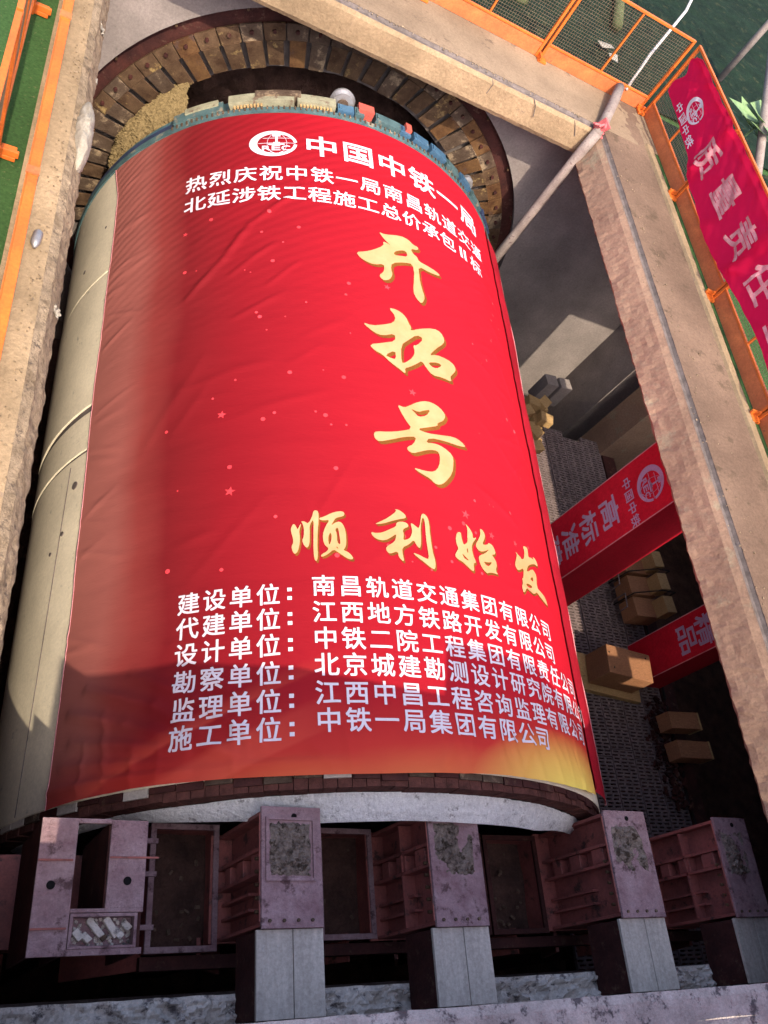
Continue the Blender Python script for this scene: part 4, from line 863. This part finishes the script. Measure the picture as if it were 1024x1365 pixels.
for k in range(3): panel(4.1-1.985*(k+1), -.32, 0, 'orange mesh fence panel on the near coping, number %s from the right' % ('one', 'two', 'three', 'four')[k])
# left kick board
kb = thing('kick_board', 'bright orange kick board along the sunlit left coping', 'kick board', (-3.95, 5, GZ))
for k in range(6):
    y0 = -.6+k*2.1
    obj('board', B().box(-3.985, -3.975, y0, y0+2.09, GZ, GZ+.17).box(-3.974, -3.90, y0, y0+2.09, GZ+.155, GZ+.17), M['orange'], kb, bevel=.003)
    obj('clip', B().box(-3.99, -3.895, y0+2.05, y0+2.13, GZ+.1705, GZ+.185), M['orange_dull'], kb)
# strip coloured pale as sunlight, and loose cable beside the right fence
kr = tag(obj('light_strip', beam('', [(4.10, GZ-.02, 0), (4.10, GZ+.03, .5), (3.99, GZ+.035, .8), (3.96, GZ-.02, .4)], -1, 10.9, .05, None, '', '', .015, seed=40), M['conc_warm'], norm=True), 'thin pale strip standing for sunlight at the foot of the right fence', 'sunlit strip')
# red cloth tied along the right fence
EDGE = [(12.0, 4.70), (11.2, 4.66), (10.47, 4.60), (9.43, 4.42), (8.55, 4.38), (7.4, 4.50), (6.66, 4.54), (5.5, 4.46), (4.2, 4.42), (3.0, 4.38), (0, 4.45)]
def bot(y):
    for (a, za), (c, zc) in zip(EDGE, EDGE[1:]):
        if c <= y <= a: k = (a-y)/(a-c); k = k*k*(3-2*k); return za+(zc-za)*k
    return 4.5
POSTS = [11.8-1.975*k for k in range(7)]
def fc(u, v, off=0.):   # u = Y, v 0..1 from lower edge to top
    y = u; zb = bot(y); zt = 5.36 if y < 11.4 else 5.36-.25*(y-11.4)/.6; zt -= .05
    z = zb+(zt-zb)*v; x = 4.165
    d = min(abs(y-p_) for p_ in POSTS); sag = .05*math.exp(-(d/.10)**2)
    x -= sag+.05*(.5+nz(y*1.1, z*1.6, 2, 1))+.05*abs(nz(y*.9+z*1.5, z*.6, 12, 1.6))+.022*nz(y*5+z*3, z*2, 5, 1)+.03*abs(nz(y*1.6-z*2.2, 1, 7, 2.2))
    for p_ in POSTS:
        for sgn in (-1, 1): q = (y-p_)*sgn*.8-(v-.15); x -= .03*math.exp(-(q/.06)**2)*math.exp(-abs(y-p_)*2.2)
    if v > .97: x += .04+.0
    return (x-off, y, z)
b = B().grid(lambda u, v: fc(.2+11.35*(1-u)+.05*math.sin(v*9)*(1-u)**8, v), 480, 34)
rcw = tag(obj('red_cloth_banner', b, M['thincloth'], norm=False, smooth=True), 'thin red cloth banner with white characters tied along the right fence', 'banner')
fz = lambda u, z, k: fc(-u, max(0, min(1, (z-bot(-u))/(5.36-bot(-u)))), .008+k)
on_surface('emblem', emblem(-10.72, 4.95, .22, .17), fz, M['white'], rcw, g=.05)
on_surface('small_lettering', [place(ch, -(11.06-.23*i), 4.74-.02*i, .17, .12, .01) for i, ch in enumerate('中国中铁')], fz, M['white'], rcw, g=.05)
for i, ch in enumerate('质量责任重于泰山'):
    on_surface('pale_lettering', [place(ch, -(9.80-.80*i), 4.86+.02*(i % 2), .46, .42, .02)], fz, M['hem'], rcw, g=.05)
# unseen cloth added at the near fence, top edge shaped to shade the banner
NEAR = [(-2.825, 5.609), (-2.182, 6.249), (-1.415, 6.562), (-0.745, 6.586), (-0.139, 6.565), (-0.092, 7.192), (0.413, 7.153), (1.004, 6.977), (1.606, 6.373), (1.983, 5.917)]
def ntop(x):
    for (a, za), (c, zc) in zip(NEAR, NEAR[1:]):
        if a <= x <= c: return za+(zc-za)*(x-a)/(c-a)
    return NEAR[0][1] if x < NEAR[0][0] else NEAR[-1][1]
tag(obj('red_cloth_banner', B().grid(lambda u, v: (-3.0+7.1*u, -.26+.02*nz(u*9, v*2, 1), 4.3+(ntop(-3.0+7.1*u)-4.3)*v), 200, 12), M['fabric'], norm=False, smooth=True), 'unseen tall red cloth added behind the viewer, its top cut to shade the big banner', 'banner')

# ================================================================== PIPES, ROPE, SMALL THINGS
vp = thing('vertical_pipe', 'dusty grey pipe dropping down the far right corner of the pit', 'pipe', (2.93, 10.5, -3.9))
obj('pipe_run', B().tube([(2.93, 10.52, -3.9), (2.93, 10.52, 3.9), (2.98, 10.58, 4.12)], .078, 14), M['pipe'], vp, smooth=True)
obj('upper_pipe', B().tube([(2.98, 10.58, 4.10), (3.10, 10.80, 4.20), (3.42, 11.45, 4.28), (3.58, 11.80, 4.30)], .075, 14), M['pipe'], vp, smooth=True)
b = B()
for k in range(7): a = k*.9; b.obox((3.02+.02*math.cos(a), 10.66+.02*math.sin(a), 4.10+.02*k), (.16, .17, .035), (a*.3, .35, a), .1)
obj('tape_wrap', b, M['tape'], vp, bevel=.012)
rp = [Vector((3.72, 11.84, 4.3)), Vector((3.9, 12.2, 4.75)), Vector((4.3, 12.8, 5.3)), Vector((5.0, 14.2, 5.6)), Vector((6.2, 16.5, 5.9)), Vector((7.6, 19.5, 6.4))]
tag(obj('pale_rope', B().tube(rp, .022, 8), M['rope'], smooth=True), 'pale rope slanting over the far fence corner', 'rope')
for lab, a, c, r_, m_ in (('upright brown pole standing on the netting beyond the fence corner', (6.9, 14.5, 4.15), (6.9, 14.5, 6.2), .06, 'pipe'),
    ('thick brown scaffold pole leaning at the right edge of the view', (6.0, 10.4, 4.2), (6.35, 13.3, 5.4), .07, 'pipe'),
    ('pale scaffold tube crossing just below the green leaves', (5.3, 10.9, 4.3), (8.5, 11.0, 4.35), .05, 'steel'),
    ('second pale tube lying nearer, at the right edge beside the red cloth', (5.2, 9.6, 4.3), (8.0, 10.3, 4.4), .045, 'steel'),
    ('thin grey pole lying on the netting right of the fence corner', (5.0, 12.3, 4.25), (6.5, 11.6, 4.3), .025, 'pipe'),
    ('greenish post lying beyond the far fence', (4.9, 16.2, 4.3), (4.2, 14.0, 4.25), .09, 'leafdark'),
    ('mossy log behind the far fence, nearest the top middle of the view', (1.9, 14.6, 4.3), (2.1, 13.1, 4.2), .10, 'leafdark'),
    ('thinner mossy log left of the other mossy log beyond the far fence', (1.55, 14.8, 4.3), (1.7, 13.2, 4.2), .07, 'leafdark')):
    tag(obj('pole', B().tube([a, c], r_, 10), M[m_], smooth=True), lab, 'pole')
pl = thing('leafy_plant', 'pale green leafy plant growing beside the scaffold poles', 'plant', (6.05, 11.9, 4.12)); t = random.Random(6)
obj('stem', B().tube([(6.05, 11.9, 4.15), (6.15, 11.9, 4.85)], .02, 6), M['leaf'], pl)
for k in range(13):
    a = k*2.4; l = t.uniform(.35, .75); dx, dy = math.cos(a), math.sin(a); c = Vector((6.15, 11.9, 4.6+.02*k)); W_ = Vector((-dy, dx, 0))*l*.36; D = Vector((dx, dy, t.uniform(-.1, .35)))*l
    obj('leaf', B().add([c, c+D*.45+W_, c+D*.45-W_, c+D, c+D*.45+Vector((0, 0, -.03))], [(0, 2, 4), (0, 4, 1), (4, 2, 3), (1, 4, 3)]), M['leaf'], pl, norm=False)
pp = thing('paper_scrap', 'two torn white paper scraps lying beyond the far fence', 'paper', (3.72, 13.0, 4.2))
obj('scrap', B().add([(3.5, 13.05, 4.27), (3.85, 13.2, 4.25), (3.82, 13.0, 4.3), (3.56, 12.88, 4.27)], [(0, 1, 2), (0, 2, 3)]), M['plastic'], pp, norm=False)
obj('scrap', B().add([(3.72, 12.9, 4.24), (3.9, 12.95, 4.26), (3.85, 12.7, 4.25), (3.7, 12.72, 4.25)], [(0, 1, 2), (0, 2, 3)]), M['plastic'], pp, norm=False)
hl = [(4.75+.16*math.cos(a), 6.1+.16*math.sin(a), 4.16) for a in [k*.3 for k in range(2, 14)]]+[(4.95, 5.8, 4.16), (5.3, 5.7, 4.16)]
tag(obj('hose_loop', B().tube(hl, .014, 6), M['rope'], smooth=True), 'pale hose loop lying on the green turf behind the right fence', 'hose')
# white sack slumped over the left edge
def sack(u, v):
    a = 2*math.pi*u; p = math.sin(math.pi*v)**.45; y = 6.25+.85*v
    r_ = (.11+.02*nz(math.cos(a)*2, v*6, math.sin(a)*2, 1.5)+.012*nz(math.cos(a)*3, v*14, math.sin(a)*3, 2))*p
    return (-3.625+r_*math.cos(a)*.75, y, 3.98+r_*1.7*math.sin(a))
sk = tag(obj('plastic_sack', B().grid(sack, 30, 40), M['plastic'], norm=False, smooth=True), 'white woven plastic sack slumped over the hacked left edge', 'sack')
for nm, x, y, z_, lab in (('plastic_rag', -3.62, 8.35, 4.0, 'torn white plastic rag snagged at the top of the left edge'), ('plastic_rag', -3.60, 4.72, 3.95, 'small white plastic rag caught halfway down the left edge'), ('plastic_rag', -3.60, 7.72, 3.9, 'pale wisp of plastic hanging above the sack')):
    def rag(u, v, x=x, y=y, z_=z_): return (x+.05*(u-.3)+.02*nz(u*4+x, v*4+y, 1), y+.09*(v-.5)+.02*nz(u*4, v*4+y, 7), z_-.07*u+.03*nz(u*5+y, v*5, 3))
    tag(obj(nm, B().grid(rag, 12, 12), M['plastic'], norm=False, smooth=True), lab, 'rag')
tag(obj('plastic_bottle', B().tube([(-3.83, 5.05, 4.16), (-3.83, 5.10, 4.16), (-3.82, 5.2, 4.165), (-3.82, 5.23, 4.165)], [.012, .035, .035, .012], 10), M['steel'], smooth=True), 'tiny crushed clear bottle on the left coping beside the kick board', 'bottle')
b = B(); t = random.Random(21)
for k in range(260): b.obox((t.gauss(-3.78, .03), t.uniform(1.5, 10.5), 4.13), (t.uniform(.004, .014),)*2+(.008,), (t.random(), t.random(), t.random()*3), .3)
g_ = tag(obj('concrete_crumbs', b, M['conc_chip']), 'loose concrete crumbs scattered on the left coping', 'crumbs'); stuff(g_)
b = B()
for k in range(200):
    s_ = t.random()
    if s_ < .5: b.obox((t.gauss(3.3, .12), t.uniform(1.5, 10.5), 4.125), (t.uniform(.005, .018),)*2+(.01,), (t.random(), t.random(), t.random()*3), .3)
    else: b.obox((t.uniform(-1.5, 3), t.gauss(10.80, .03), 4.12), (t.uniform(.006, .02),)*2+(.01,), (t.random(), t.random(), t.random()*3), .3)
g_ = tag(obj('dirt_crumbs', b, M['conc_chip']), 'dirt crumbs and dry bits lying along the joints of the far and right copings', 'crumbs'); stuff(g_)
for k, (x, y) in enumerate(((1.2, 10.72), (.75, 10.74), (1.9, 10.7), (2.6, 10.72))):
    tag(obj('dry_twig', B().tube([(x, y, 4.11), (x+.06, y-.05, 4.05), (x+.05+.04*k, y-.055, 3.9)], .006, 4), M['groove']), ('thin dry twig hanging over the far coping face, %s' % ('left of the crack', 'leftmost one', 'middle one', 'the one nearest the pipe')[k]), 'twig')
for o in bpy.data.objects:
    if '_loc' in o.keys(): del o['_loc']
